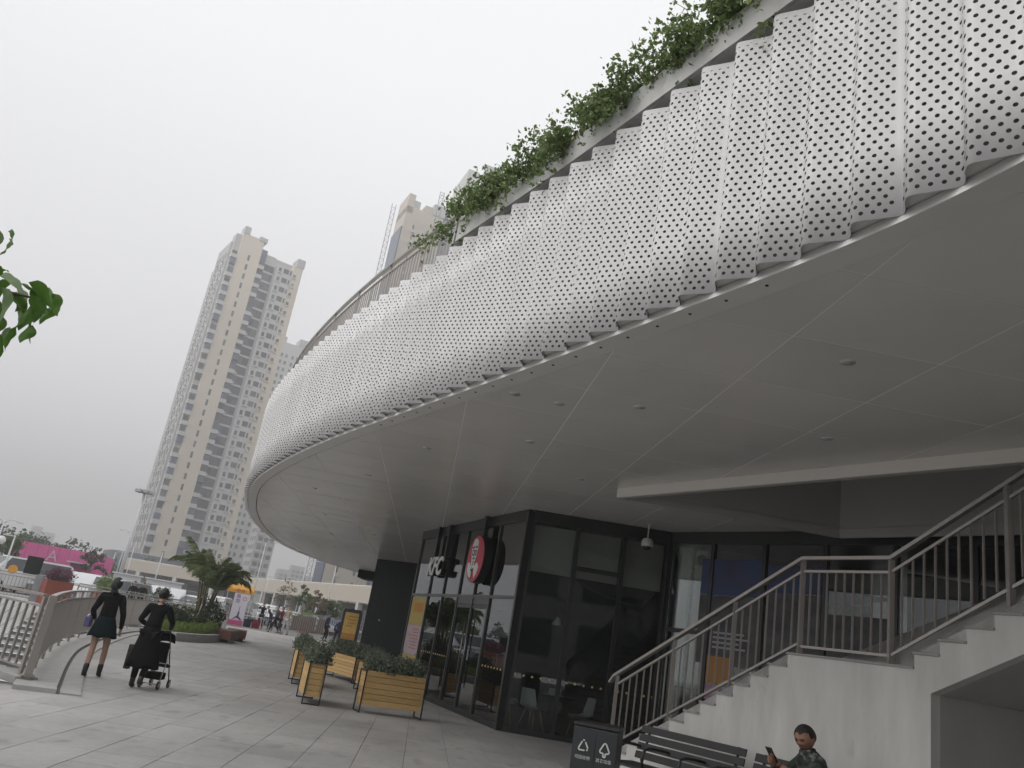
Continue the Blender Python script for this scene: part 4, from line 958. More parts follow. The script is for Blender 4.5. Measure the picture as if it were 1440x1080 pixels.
def planter(cx, cy, rz, lx, ly, label, h=.76, seed=1, nleaf=3800, hh=.30):
    r = empty('timber_planter', (cx, cy, 0), rz, label, 'planter', 'timber planters outside the restaurant'); zb = .14; ns = 6; sh = (h - zb) / ns
    for sy in (-1, 1):
        me = None
        for k in range(ns):
            zc = zb + sh * (k + .5); MB().box((0, sy * (ly / 2 - .012), zc), (lx - .06, .024, sh - .008)).build('slat', M_wood, r)
    for sx in (-1, 1):
        for k in range(ns):
            zc = zb + sh * (k + .5); MB().box((sx * (lx / 2 - .030), 0, zc), (.024, ly - .06, sh - .008)).build('slat', M_wood, r)
    for sx in (-1, 1):
        b = MB(); x = sx * (lx / 2 - .004); w = .024
        b.box((x, -ly / 2 - .006, h / 2), (w, w, h)); b.box((x, ly / 2 + .006, h / 2), (w, w, h)); b.box((x, 0, .014), (w, ly, .024)); b.box((x, 0, h - .012), (w, ly, .024)); b.build('end_frame', M_dark, r)
    MB().box((0, 0, .40), (lx - .09, ly - .08, .5)).build('liner', M_dark, r)
    MB().box((0, 0, h - .06), (lx - .10, ly - .09, .05)).build('soil', M_soil, r)
    hedge(r, lx - .10, ly - .04, h - .04, hh, nleaf, seed)
    return r
v = Vector((-.66 + 1.80, 16.74 - 16.27)); rz4 = math.atan2(v.y, v.x)
mid = Vector(((-1.80 - .66) / 2, (16.27 + 16.74) / 2)); nn = Vector((-v.y, v.x)).normalized()
planter(mid.x + nn.x * .20, mid.y + nn.y * .20, rz4, v.length, .40, 'nearest wide timber planter, facing the camera, with a grey-green hedge', seed=1, nleaf=5200)
v2 = Vector((-3.14 + 2.81, 17.26 - 16.12)); 
planter(-2.86, 16.75, math.atan2(v2.y, v2.x), 1.22, .30, 'narrow timber planter seen end-on, nearest of the two end-on ones', seed=2, nleaf=4200)
v3 = Vector((-2.83 + 3.99, 23.05 - 24.77))
planter(-3.30, 24.05, math.atan2(v3.y, v3.x), v3.length, .40, 'long timber planter standing farther back by the black wall', h=.66, seed=3, nleaf=5200, hh=.42)
v4 = Vector((-4.14 + 3.80, 21.21 - 19.95))
planter(-3.86, 20.65, math.atan2(v4.y, v4.x), 1.30, .32, 'narrow timber planter half hidden behind the nearest end-on planter', seed=4, nleaf=3800)
planter(-2.2, 21.0, math.atan2(v3.y, v3.x) - .2, 1.3, .36, 'timber planter in shade close to the shop front, mostly hidden by its dark hedge', h=.66, seed=5, nleaf=4600, hh=.38)

# ------------------------------------------------------------------ people
def skin_mesh(name, chains, m, sub=2, smooth=True):
    """chains: list of (list of (x,y,z,r) ...) sharing first points by identical coordinates"""
    key = {}; V = []; Rr = []; Ed = []
    for ch in chains:
        prev = None
        for q in ch:
            k = (round(q[0], 4), round(q[1], 4), round(q[2], 4))
            if k not in key: key[k] = len(V); V.append(q[:3]); Rr.append(q[3:])
            i = key[k]
            if prev is not None and prev != i: Ed.append((prev, i))
            prev = i
    me = bpy.data.meshes.new(name + '_skin'); me.from_pydata(V, Ed, []); o = bpy.data.objects.new(name, me); COL.objects.link(o)
    o.modifiers.new('s', 'SKIN'); o.modifiers['s'].use_smooth_shade = True; o.modifiers['s'].branch_smoothing = .6
    for i, sv in enumerate(me.skin_vertices[0].data):
        r = Rr[i]; sv.radius = (r[0], r[1] if len(r) > 1 else r[0]); sv.use_root = (i == 0)
    s = o.modifiers.new('b', 'SUBSURF'); s.levels = sub; s.render_levels = sub
    bpy.context.view_layer.update()
    res = bpy.data.meshes.new_from_object(o.evaluated_get(bpy.context.evaluated_depsgraph_get()))
    bpy.data.objects.remove(o); bpy.data.meshes.remove(me); res.name = name; res.materials.clear(); res.materials.append(m)
    return res
def head_geo(b, c, s, yaw=0.0, pitch=0.0, nu=28, nv=22, grow=0.0, hair=None, roll=0.0):
    """head facing local +y; s = head height. hair: function(unit direction)->keep"""
    Mx = Matrix.Rotation(yaw, 3, 'Z') @ Matrix.Rotation(roll, 3, 'Y') @ Matrix.Rotation(pitch, 3, 'X'); vs_ = []; keep = []
    for j in range(nv + 1):
        t = math.pi * j / nv
        for i in range(nu):
            a = 2 * math.pi * i / nu; u = Vector((math.sin(t) * math.cos(a), math.sin(t) * math.sin(a), math.cos(t)))
            x, y, z = u.x * .36, u.y * .42, u.z * .50
            if z < 0: k = -z / .5; x *= 1 - .30 * k ** 1.4; y *= 1 - .12 * k if y > 0 else 1 - .38 * k
            if y > 0 and grow == 0:
                g = lambda cx, cz, sx_, sz_: math.exp(-((x - cx) / sx_) ** 2 - ((z - cz) / sz_) ** 2)
                y += .085 * g(0, -.10, .05, .07) + .035 * g(0, .0, .035, .10) + .02 * g(0, .10, .18, .04) - .04 * (g(.12, .02, .06, .045) + g(-.12, .02, .06, .045)) + .025 * g(0, -.25, .09, .03) - .015 * g(0, -.215, .1, .015) + .03 * g(0, -.40, .10, .06) + .02 * (g(.17, -.10, .07, .08) + g(-.17, -.10, .07, .08))
            sc2 = 1 + grow; p = Vector((x * sc2, y * sc2, z * sc2 if z > 0 else z)) * s
            vs_.append(Vector(c) + Mx @ p); keep.append(hair(u) if hair else True)
    fs = [(j * nu + i, (j + 1) * nu + i, (j + 1) * nu + (i + 1) % nu, j * nu + (i + 1) % nu) for j in range(nv) for i in range(nu)]
    fs = [f for f in fs if all(keep[k] for k in f)]
    b.add(vs_, fs, True)
    if grow == 0:
        for sx_ in (-1, 1): q = Vector(c) + Mx @ (Vector((sx_ * .33, -.02, -.06)) * s); b.ball(q, .085 * s, 8, 6, (.45, .8, 1.15))
    return Mx
def join_into(me, b, m2=None):
    bm = bmesh.new(); bm.from_mesh(me); t = b.mesh('t', me.materials[0]); bm.from_mesh(t); bm.to_mesh(me); bm.free(); bpy.data.meshes.remove(t)
    me.polygons.foreach_set('use_smooth', [True] * len(me.polygons)); return me
def lerp(a, b, t): return tuple(a[i] + (b[i] - a[i]) * t for i in range(3))
sx_scale = .82
M_skin = mat('skin', (.42, .26, .19), .5, var=.08, vscale=20); M_hair = mat('hair_black', (.014, .012, .012), .6, var=.4, vscale=60, bump=.9, bscale=55)
M_cblack = mat('cloth_black', (.0065, .0065, .0075), .9, spec=.15, var=.3, vscale=18, bump=.3, bscale=18)
def cloth(name, c): return mat(name, c, .9, spec=.15, var=.25, vscale=14, bump=.25, bscale=16)
M_boot = mat('boot_black', (.012, .012, .012), .35)

def person(loc, rz, label, H=1.68, hands=((.27, .02, .78), (-.27, .02, .78)), elbows=((.25, -.05, 1.08), (-.25, -.05, 1.08)), feet=((.09, .12, .03), (-.09, -.18, .03)), knees=None,
           lean=0.0, top=None, legs=None, skirt=None, shoes=None, hair='short', sub=1, yaw=0.0, pitch=0.0, group=None, topz=.0, sleeves=True, pel=None, fe=None):
    """standing or walking figure; coordinates in metres for H=1.68, facing +y"""
    k = H / 1.68; r = empty('person', loc, rz, label, 'person', group); S = lambda q, *rad: (q[0] * k, q[1] * k, q[2] * k) + tuple(x * k for x in rad)
    P = pel or (0, 0, .93); C = (0, lean * .5, 1.20); SH = (0, lean, 1.335); NK = (0, lean * 1.08, 1.44)
    HD = (0, lean * 1.2 + .02, 1.56)
    knees = knees or tuple(tuple((.5 * (a + b)) + (.05 if i == 1 else 0) for i, (a, b) in enumerate(zip((s_ * .09, 0, .90), f))) for s_, f in zip((1, -1), feet))
    arms = []; lg = []
    for sgn, e_, h in zip((1, -1), elbows, hands):
        s0 = (sgn * .150, lean, 1.325)
        arms.append((s0, e_, h, sgn))
    body = [[S(P, .13, .10), S(C, .125, .09), S(SH, .11, .075), S(NK, .05), S((NK[0], NK[1] + .01, NK[2] + .06), .045)]]
    for s0, e_, h, sgn in arms:
        hd = lerp(e_, h, 1.12); body.append([S(SH, .10, .07), S(s0, .045), S(e_, .036), S(h, .026), S(hd, .032, .016), S(lerp(e_, h, 1.38), .022, .012)])
        d_ = Vector(h) - Vector(e_); d_.normalize(); body.append([S(hd, .032, .016), S(tuple(Vector(hd) + d_ * .03 + Vector((-sgn * .03, .02, 0))), .011)])
    for f, kn, sgn in zip(feet, knees, (1, -1)):
        hip = (sgn * .085, P[1], .88); an = (f[0], f[1] - .0, f[2] + .06)
        body.append([S(P, .13, .10), S(hip, .088), S(lerp(hip, kn, .5), .075), S(kn, .052), S(lerp(kn, an, .35), .055), S(an, .034), S((f[0], f[1] + .13, f[2]), .034, .022)])
    me = skin_mesh('body', body, M_skin, sub)
    hb = MB(); hs_ = .225 * k; hc = Vector(S(HD)[:3]); head_geo(hb, hc, hs_, yaw, pitch, 16 if sub < 2 else 28, 12 if sub < 2 else 22); join_into(me, hb); link('body', me, r)
    if top:
        g = 1.16; ch = [[S((P[0], P[1], P[2] - .02 + topz), .15, .118), S(C, .15, .112), S((0, lean * .9, 1.33), .155, .105), S((0, lean, 1.40), .10, .085), S((NK[0], NK[1], NK[2] - .005), .062)]]
        if sleeves:
            for s0, e_, h, sgn in arms: ch.append([S((0, lean * .9, 1.33), .155, .105), S((sgn * .155, lean, 1.355), .082), S(lerp(s0, e_, .5), .060), S(e_, .052), S(lerp(e_, h, .93), .036)])
        link('top', skin_mesh('top', ch, top, sub), r)
    if legs:
        ch = []
        for f, kn, sgn in zip(feet, knees, (1, -1)):
            hip = (sgn * .085, P[1], .88); an = (f[0], f[1], f[2] + .10)
            ch.append([S(P, .142, .115), S(hip, .102), S(lerp(hip, kn, .5), .088), S(kn, .068), S(lerp(kn, an, .5), .062), S(an, .052)])
        link('trousers', skin_mesh('trousers', ch, legs, sub), r)
    if shoes:
        for f, sgn in zip(feet, (1, -1)):
            fx, fy, fz = f; toe = Vector((fx, fy + .13, fz)); 
            if fz > .1: toe = Vector((fx, fy + .06, fz - .12))
            hgt = shoes[1]; an = Vector((fx, fy, fz + .06)); kn = Vector([kk for kk in knees[0 if sgn > 0 else 1]])
            up_ = (kn - an).normalized() * hgt
            link('shoe', skin_mesh('shoe', [[S(tuple(an + up_), .052), S(tuple(an), .046), S((fx, fy - .01, fz + .005), .044, .036), S(tuple(toe), .042, .030)]], shoes[0], sub), r)
    if skirt:
        mS, z0, z1, r1 = skirt; b = MB(); n = 26; vs_ = []; rows = 6
        for j in range(rows):
            t = j / (rows - 1); z = z0 + (z1 - z0) * t; rad = .135 + (r1 - .135) * (t ** .8)
            for i in range(n):
                a = 2 * math.pi * i / n; w = rad * (1 + .07 * t * math.sin(a * 7 + .6)); vs_.append((math.cos(a) * w * k, (math.sin(a) * w * .85 + P[1]) * k, (z + .012 * t * math.sin(a * 5)) * k))
        b.add(vs_, [(j * n + i, j * n + (i + 1) % n, (j + 1) * n + (i + 1) % n, (j + 1) * n + i) for j in range(rows - 1) for i in range(n)], True)
        me = b.mesh('skirt', mS); o = link('skirt', me, r); bm = bmesh.new(); bm.from_mesh(me); g_ = bmesh.ops.solidify(bm, geom=bm.faces[:], thickness=.006); bm.to_mesh(me); bm.free()
    # hair
    b = MB(); line = {'short': lambda u: u.z > .35 or (u.y < -.02 and u.z > -.15), 'bun': lambda u: u.z > .42 or (u.y < .25 and u.z > -.62)}[('bun' if hair != 'short' else 'short')]
    head_geo(b, hc, hs_, yaw, pitch, 16 if sub < 2 else 28, 14 if sub < 2 else 22, grow=.075, hair=line)
    if hair == 'bun': b.ball((hc.x, hc.y - .125 * k, hc.z + .02 * k), .05 * k, 10, 8)
    if hair == 'updo': b.ball((hc.x, hc.y - .10 * k, hc.z - .03 * k), .075 * k, 12, 9, (1, .8, 1.3)); b.ball((hc.x, hc.y - .09 * k, hc.z - .13 * k), .055 * k, 10, 8, (1, .8, 1.2))
    b.build('hair', M_hair, r)
    return r
# two women walking away
W1 = person((-6.17, 14.72, 0), R(12), 'woman in black top, short dark green skirt and ankle boots walking away', H=1.655, feet=((.10, .17, .03), (-.07, -.14, .03)),
       knees=((.095, .14, .48), (-.075, -.04, .48)), elbows=((.26, -.06, 1.06), (-.25, -.02, 1.07)), hands=((.27, .03, .80), (-.20, .10, .92)), top=M_cblack, topz=-.03,
       skirt=(cloth('skirt_green', (.006, .015, .018)), 1.0, .66, .235), shoes=(M_boot, .16), hair='updo', sub=2)
hb = MB(); hb.tube([(.055, -.12, 1.60), (.12, -.10, 1.63)], .006, 6); hb.ball((.085, -.13, 1.60), .016, 8, 6); hb.build('hairpin', mat('pin_pearl', (.7, .7, .7), .3), W1)
bg_ = empty('shoulder_bag', (-6.17, 14.72, 0), R(12), 'small blue and lilac bag at the hip of the woman in the green skirt', 'bag')
b = MB(); b.box((-.27, .02, .86), (.09, .22, .17)); b.build('pouch', mat('bag_blue', (.05, .07, .20), .5, col2=(.16, .12, .26), vscale=12), bg_, bevel=.02)
b = MB(); b.tube([(-.25, -.06, .94), (-.24, -.03, 1.1), (-.22, .0, 1.22)], .006, 5); b.tube([(-.25, .10, .94), (-.24, .06, 1.1), (-.22, .0, 1.22)], .006, 5); b.build('strap', M_cblack, bg_)
b = MB()
for k in range(6): b.ball((-.29 + .02 * math.sin(k), -.03 + .025 * k, .95 + .012 * (k % 2)), .022, 7, 5)
b.build('ornament', mat('bag_pale', (.45, .42, .48), .5), bg_)
W2 = person((-5.19, 14.24, 0), R(6), 'woman in long black dress pushing a stroller away from the camera', H=1.60, lean=.10, feet=((.09, -.22, .10), (-.10, .05, .03)),
       knees=((.09, .02, .46), (-.10, .06, .47)), elbows=((.29, .08, 1.12), (-.27, .10, 1.10)), hands=((.22, .34, 1.0), (-.16, .36, 1.0)), top=M_cblack, legs=M_cblack,
       skirt=(M_cblack, 1.02, .34, .27), shoes=(M_boot, .10), hair='bun', sub=2, pel=(0, -.02, .93))
cb = MB(); cb.box((0, 0, 0), (.08, .14, .38)); o = cb.build('carry_bag', mat('paper_bag', (.028, .02, .018), .7), None, (-5.43, 14.25, .46), (0, 0, R(6)), bevel=.01); tag(o, 'dark brown carrier bag hanging low at the left side of the woman with the stroller', 'bag')
# stroller
sx0 = empty('stroller', (-5.10, 14.78, 0), R(2), 'black folding stroller with silver tubes pushed by the woman in the long dress', 'stroller')
M_stf = mat('stroller_frame', (.05, .05, .055), .35, metal=.5); M_sil = mat('stroller_silver', (.45, .45, .46), .3, metal=.8)
for x in (-.20, .20):
    MB().tube([(x, -.42, 1.02), (x, -.30, .86), (x, .10, .34), (x, .30, .08)], .014, 8).build('side_frame', M_stf, sx0)
    MB().tube([(x, -.20, .72), (x, -.16, .45), (x, -.30, .09)], .012, 8).build('rear_leg', M_sil, sx0)
    for y in (.30, -.30):
        w = MB(); w.tube([(x - .02, y, .075), (x + .02, y, .075)], .075, 16, smooth=False); w_ = w.build('wheel', M_boot, sx0); MB().tube([(x - .024, y, .075), (x + .024, y, .075)], .035, 10, smooth=False).build('hub', M_sil, w_)
MB().tube([(-.20, -.42, 1.02), (.20, -.42, 1.02)], .018, 8).build('push_bar', M_stf, sx0); MB().tube([(-.2, -.30, .09), (.2, -.30, .09)], .01, 6).build('axle', M_sil, sx0); MB().tube([(-.2, -.16, .45), (.2, -.16, .45)], .01, 6).build('crossbar', M_sil, sx0)
b = MB(); b.extr([(-.18, -.22, .80), (-.18, -.10, .40), (-.18, .16, .36), (-.18, .20, .40), (-.18, -.06, .45), (-.18, -.18, .82)], (.36, 0, 0)); b.build('seat', M_cblack, sx0)
b = MB(); n = 8; 
vs_ = []
for j in range(6):
    t = j / 5 * 1.5; 
    for x in (-.19, -.1, 0, .1, .19): vs_.append((x, -.20 + .26 * math.sin(t), .82 + .20 * math.cos(t) - .0 - .8 * x * x))
b.add(vs_, [(j * 5 + i, j * 5 + i + 1, (j + 1) * 5 + i + 1, (j + 1) * 5 + i) for j in range(5) for i in range(4)], True); b.build('canopy', M_cblack, sx0)
b = MB(); b.box((0, -.08, .22), (.34, .30, .12)); b.build('basket', M_cblack, sx0); sx0.scale = (.74, .9, .90)

# man in camouflage sitting on the bench with a phone
M_camo = bpy.data.materials.new('camouflage'); M_camo.use_nodes = True
n = M_camo.node_tree.nodes; l = M_camo.node_tree.links; tcn = n.new('ShaderNodeTexCoord'); t = n.new('ShaderNodeTexNoise'); t.inputs['Scale'].default_value = 11; t.inputs['Detail'].default_value = 3; t.inputs['Distortion'].default_value = 1.2
r_ = n.new('ShaderNodeValToRGB'); r_.color_ramp.interpolation = 'CONSTANT'; ee = r_.color_ramp.elements; ee[0].color = (.008, .009, .009, 1); ee[1].position = .62; ee[1].color = (.16, .17, .155, 1)
for ps, c_ in ((.42, (.02, .03, .02)), (.54, (.05, .058, .048))): q = ee.new(ps); q.color = (*c_, 1)
l.new(tcn.outputs['Object'], t.inputs['Vector']); l.new(t.outputs['Fac'], r_.inputs[0]); l.new(r_.outputs[0], n['Principled BSDF'].inputs['Base Color']); n['Principled BSDF'].inputs['Roughness'].default_value = .85
man_p = Vector((3.66, 8.83, 0))
mr = math.atan2(-.48, -.877) - math.pi / 2       # local +y faces away from the wall
man = empty('person', tuple(man_p), mr + R(-18), 'man in camouflage jacket sitting on the bench, looking down at a phone in his hands', 'person'); man.scale = (1.12, 1.12, 1.03); man.location.z = -.03
PEL = (0, 0, .50); CH = (0, .00, .82); SHO = (0, .03, 1.0); NEC = (0, .05, 1.05)
M_face = mat('face_skin', (.30, .155, .10), .5, var=.1, vscale=24)
RH, LH = (.11, .35, .935), (-.05, .36, .915)      # wrists: +x = his right... both in front of the chest
EL = ((.26, .10, .76), (-.27, .12, .76))
SHO = (0, .03, .96)
body = [[(*PEL, .15, .12), (*CH, .15, .11), (*SHO, .10, .075), (*NEC, .055), (0, .065, 1.11, .054)]]
for sgn, e_, h in ((1, EL[0], RH), (-1, EL[1], LH)):
    body.append([(*SHO, .10, .075), (sgn * .165, .02, .93, .045), (*e_, .040), (*h, .029)])
    hip = (sgn * .10, .02, .50); kn = (sgn * .15, .45, .50); an = (sgn * .15, .47, .10)
    body.append([(*PEL, .15, .12), (*hip, .09), (*kn, .06), (*an, .04), (sgn * .16, .60, .04, .038, .024)])
me = skin_mesh('body', body, M_face, 2)
hb = MB(); hc = Vector((0, .085, 1.195)); head_geo(hb, hc, .245, R(24), R(-24), 40, 32)
join_into(me, hb)
def finger(base, pts, r0):
    return [(*base, r0 * 1.15)] + [(*p, r0 * (1 - .12 * i)) for i, p in enumerate(pts)]
def hand(wrist, palm, fingers, thumb):
    ms = skin_mesh('hand', [[(*wrist, .027), (*lerp(wrist, palm, .5), .034, .018), (*palm, .040, .015)]], M_face, 2)
    for base, pts, r0 in fingers + [thumb]:
        f = skin_mesh('f', [finger(base, pts, r0)], M_face, 1); bm = bmesh.new(); bm.from_mesh(ms); bm.from_mesh(f); bm.to_mesh(ms); bm.free(); bpy.data.meshes.remove(f)
    return ms
# left hand cups the phone from below, right hand over the screen
ph = Vector((-.085, .455, .985))
fl = []
for i in range(4):
    y = .44 + .0 * i; z = .955 + .02 * i
    fl.append(((-.07 + .004 * i, .405, .935 + .016 * i), [(-.095 + .002 * i, .445, .935 + .018 * i), (-.118, .475, .945 + .019 * i), (-.108, .492, .955 + .019 * i)], .0095 - .0005 * abs(i - 1.5)))
me2 = hand(LH, (-.065, .40, .945), fl, ((-.05, .385, .96), [(-.045, .415, .99), (-.05, .44, 1.01), (-.06, .455, 1.02)], .011))
fr_ = []
for i in range(4):
    fr_.append(((.055 + .006 * i, .40, .965 - .016 * i), [(.01 + .004 * i, .435, .985 - .016 * i), (-.03, .455, .985 - .017 * i), (-.055, .462, .972 - .017 * i)], .0095 - .0005 * abs(i - 1.5)))
me3 = hand(RH, (.065, .385, .95), fr_, ((.05, .38, .975), [(.02, .405, 1.005), (-.01, .43, 1.02), (-.03, .445, 1.022)], .011))
bm = bmesh.new(); bm.from_mesh(me); bm.from_mesh(me2); bm.from_mesh(me3); bm.to_mesh(me); bm.free(); me.polygons.foreach_set('use_smooth', [True] * len(me.polygons))
link('body', me, man)
jk = [[(0, 0, .50, .18, .145), (*CH, .18, .135), (0, .02, .95, .19, .125), (0, .035, 1.03, .12, .10), (0, .05, 1.10, .085)]]
for sgn, e_, h in ((1, EL[0], RH), (-1, EL[1], LH)): jk.append([(0, .02, .95, .19, .125), (sgn * .185, .02, .965, .100), (*lerp((sgn * .19, .02, .965), e_, .5), .082), (*e_, .072), (*lerp(e_, h, .86), .048)])
link('jacket', skin_mesh('jacket', jk, M_camo, 2), man)
tr = []
for sgn in (1, -1): tr.append([(*PEL, .16, .13), (sgn * .10, .02, .50, .105), (sgn * .15, .45, .50, .078), (sgn * .15, .47, .14, .06)])
link('trousers', skin_mesh('trousers', tr, M_camo, 2), man)
for sgn in (1, -1): link('shoe', skin_mesh('shoe', [[(sgn * .15, .45, .11, .048), (sgn * .15, .46, .05, .048, .04), (sgn * .16, .60, .04, .045, .03)]], M_boot, 2), man)
hb = MB(); Mx = head_geo(hb, hc, .245, R(24), R(-24), 48, 40, grow=.075, hair=lambda u: u.z > .56 + .05 * math.sin(u.x * 9) or (u.y < -.08 and u.z > -.30) or (u.y < .42 and u.z > .12)); hb.build('hair', M_hair, man)
def on_face(x, y, z): return hc + Mx @ (Vector((x, y, z)) * .245)
b = MB()
for sx_ in (-1, 1):
    b.ball(on_face(sx_ * .125, .375, .015), .012, 10, 6, (1.5, .6, .45))
b.build('eye', mat('eye_dark', (.03, .02, .015), .3), man)
b = MB()
for sx_ in (-1, 1): b.tube([on_face(sx_ * .07, .43, .085), on_face(sx_ * .13, .41, .105), on_face(sx_ * .20, .35, .085)], [.004, .0055, .003], 6)
b.build('eyebrow', M_hair, man)
b = MB(); b.tube([on_face(-.085, .385, -.235), on_face(0, .425, -.228), on_face(.085, .385, -.235)], [.003, .006, .003], 6); b.build('mouth', mat('lip', (.26, .10, .075), .5), man)
cl = MB(); n_ = 20; vs_ = []
for j, (rr_, z) in enumerate(((.072, 1.045), (.078, 1.075), (.070, 1.10), (.064, 1.10))):
    for i in range(n_): a_ = 2 * math.pi * i / n_; vs_.append((math.cos(a_) * rr_, .055 + math.sin(a_) * rr_ * .95, z - .012 * math.sin(a_)))
cl.add(vs_, [(j * n_ + i, j * n_ + (i + 1) % n_, (j + 1) * n_ + (i + 1) % n_, (j + 1) * n_ + i) for j in range(3) for i in range(n_)], True); cl.build('collar', M_camo, man)
phn = empty('phone', tuple(man_p), mr + R(-18), 'dark phone held up in both hands of the man in camouflage', 'phone'); phn.scale = (1.12, 1.12, 1.03); phn.location.z = -.03
o = MB().box((0, 0, 0), (.076, .009, .155)).build('case', mat('phone_black', (.02, .02, .022), .2), phn, tuple(Vector((-.065, .452, 1.0))), (R(-35), 0, R(12)), bevel=.003)
MB().box((0, -.0055, 0), (.070, .002, .146)).build('screen', mat('phone_screen', (.10, .11, .12), .1), o)

# far people by the fence
def walker(az, D, rz, label, top, legs, **kw):
    p = polar(az, D); c = dict(H=1.72, sub=1, shoes=(M_boot, .04)); c.update(kw)
    return person((p.x, p.y, 0), rz, label, top=top, legs=legs, **c)
C_navy = cloth('cloth_navy', (.02, .025, .05)); C_grey = cloth('cloth_grey', (.12, .12, .13)); C_maroon = cloth('cloth_maroon', (.20, .02, .04)); C_cream = cloth('cloth_cream', (.45, .38, .30)); C_jean = cloth('cloth_jeans', (.03, .035, .06)); C_white = cloth('cloth_white', (.55, .55, .55))
walker(-13.74, 60, R(170), 'person in black standing behind the folding table with arms raised to the face', M_cblack, M_cblack, elbows=((.25, .2, 1.3), (-.25, .2, 1.3)), hands=((.08, .22, 1.5), (-.08, .22, 1.5)))
walker(-13.12, 61, R(100), 'person in dark blue leaning forward beside the table, next to the one in black', C_navy, C_jean, lean=.28, H=1.6, feet=((.09, .1, .03), (-.09, -.25, .03)))
walker(-12.80, 56, R(80), 'person with dark jacket and black trousers striding left, legs wide apart', C_grey, M_cblack, feet=((.09, .34, .03), (-.09, -.36, .06)), H=1.74)
walker(-12.48, 57.5, R(80), 'person in a maroon top walking between the striding person and the one in cream', C_maroon, C_jean, H=1.68, elbows=((.25, .0, 1.1), (-.25, .1, 1.12)), hands=((.27, .2, 1.0), (-.2, .32, 1.1)))
walker(-12.08, 56, R(160), 'person in a cream vest and pale trousers at the right end of the walking group', C_cream, C_white, H=1.80)
walker(-9.47, 56, R(-60), 'man in navy top and black trousers standing alone in front of the fence', C_navy, M_cblack, H=1.80, feet=((.09, .05, .03), (-.08, -.05, .03)))
walker(-8.72, 53, R(-30), 'person in dark clothes crouching forward beside the black sign board', C_navy, C_navy, H=1.62, lean=.18)
for az_, D_, lb, c_ in ((-21.75, 46.5, 'person in black leaning on the far railing, left of the pair above the railing', M_cblack), (-21.2, 46.5, 'person in black and white leaning over the far railing, right of the pair', M_cblack)):
    walker(az_, D_ + 3.8, R(200), lb, c_, M_cblack, lean=.1)

# ------------------------------------------------------------------ palm bed
bed = empty('raised_planting_bed', (0, 0, 0), label='raised planting bed with a rounded stone kerb around the palm', cat='planting bed')
BED = [(-9.75, 28.7), (-9.35, 30.3), (-9.40, 32.2), (-9.75, 34.0), (-10.6, 36.2), (-11.6, 36.8), (-11.75, 33.5), (-11.25, 30.8), (-10.75, 29.0)]
cx0 = sum(p[0] for p in BED) / len(BED); cy0 = sum(p[1] for p in BED) / len(BED)
bp, bn_, _ = curve_pts(BED + [BED[0]], .12)
for a_ in range(0, len(bp) - 1, 8):
    b = MB(); ribbon(b, bp, bn_, -.12, .12, 0, .27, a_, min(a_ + 9, len(bp))); b.build('kerb_stone', M_granite, bed, bevel=.02)
b = MB(); b.prism([(cx0 + (p[0] - cx0) * .95, cy0 + (p[1] - cy0) * .95) for p in BED], 0, .20); b.build('soil', M_soil, bed)
rng = np.random.default_rng(11)
def blob_leaves(c, r, n, size, m, name='foliage', parent=None, droop=.2, lw=.5, shell=.6):
    d_ = rng.normal(size=(n, 3)); d_ /= np.linalg.norm(d_, axis=1)[:, None]
    rr_ = rng.uniform(shell, 1.05, n)[:, None]; lump = 1 + .16 * np.sin(d_[:, :1] * 5 + d_[:, 1:2] * 7 + c[0]) + .1 * np.sin(d_[:, 2:3] * 9)
    p = np.array(c) + d_ * rr_ * lump * np.array(r); nn_ = d_ * .6 + np.array([0, 0, .3])
    return link(name, leaves_mesh(name, p, size, m, droop=droop, normals=nn_, lw=lw), parent)
M_lgreen = leaf_mat('leaf_bright', (.10, .17, .03), (.22, .28, .06)); M_lmid = leaf_mat('leaf_mid', (.05, .09, .03), (.11, .15, .05)); M_lpurple = leaf_mat('leaf_purple', (.10, .02, .06), (.20, .06, .11)); M_ldk = leaf_mat('leaf_dark', (.02, .04, .02), (.06, .085, .04))
gc = MB()
C = []
for _ in range(5200):
    k_ = rng.integers(len(BED)); q = np.array(BED[k_]) * (1 - (t_ := rng.random())) + np.array(BED[(k_ + 1) % len(BED)]) * t_; s_ = math.sqrt(rng.random()) * .88
    C.append((cx0 + (q[0] - cx0) * s_, cy0 + (q[1] - cy0) * s_, .22 + rng.uniform(0, .34)))
o = link('ground_cover', leaves_mesh('ground_cover', C, .10, M_lgreen, droop=-.5, lw=.35)); tag(o, kind='stuff')
def shrub(loc, r, n, size, m, label, group=None, trunk=True):
    e_ = empty('shrub', loc, 0, label, 'shrub', group); o = blob_leaves((0, 0, r[2] * 1.0), r, n, size, m, parent=e_); o['kind'] = 'stuff'
    b = MB()
    for k in range(5): a_ = k * 1.3; b.tube([(0, 0, 0), (math.cos(a_) * r[0] * .4, math.sin(a_) * r[1] * .4, r[2]), (math.cos(a_) * r[0] * .6, math.sin(a_) * r[1] * .6, r[2] * 1.5)], [.02, .012, .006], 5)
    b.build('stem', M_twig, e_); return e_
shrub((-10.9, 31.4, .2), (.62, .6, .42), 1500, .11, M_ldk, 'dark rounded shrub at the left end of the palm bed')
shrub((-10.7, 33.2, .2), (.55, .55, .42), 1300, .10, M_lmid, 'mid green shrub between the dark shrub and the palm')
shrub((-10.15, 33.6, .2), (.50, .5, .62), 1300, .11, M_ldk, 'dark shrub growing at the foot of the palm, right side')
shrub((-9.75, 32.6, .2), (.30, .4, .26), 600, .08, M_lgreen, 'small yellow-green shrub in front of the palm trunks')
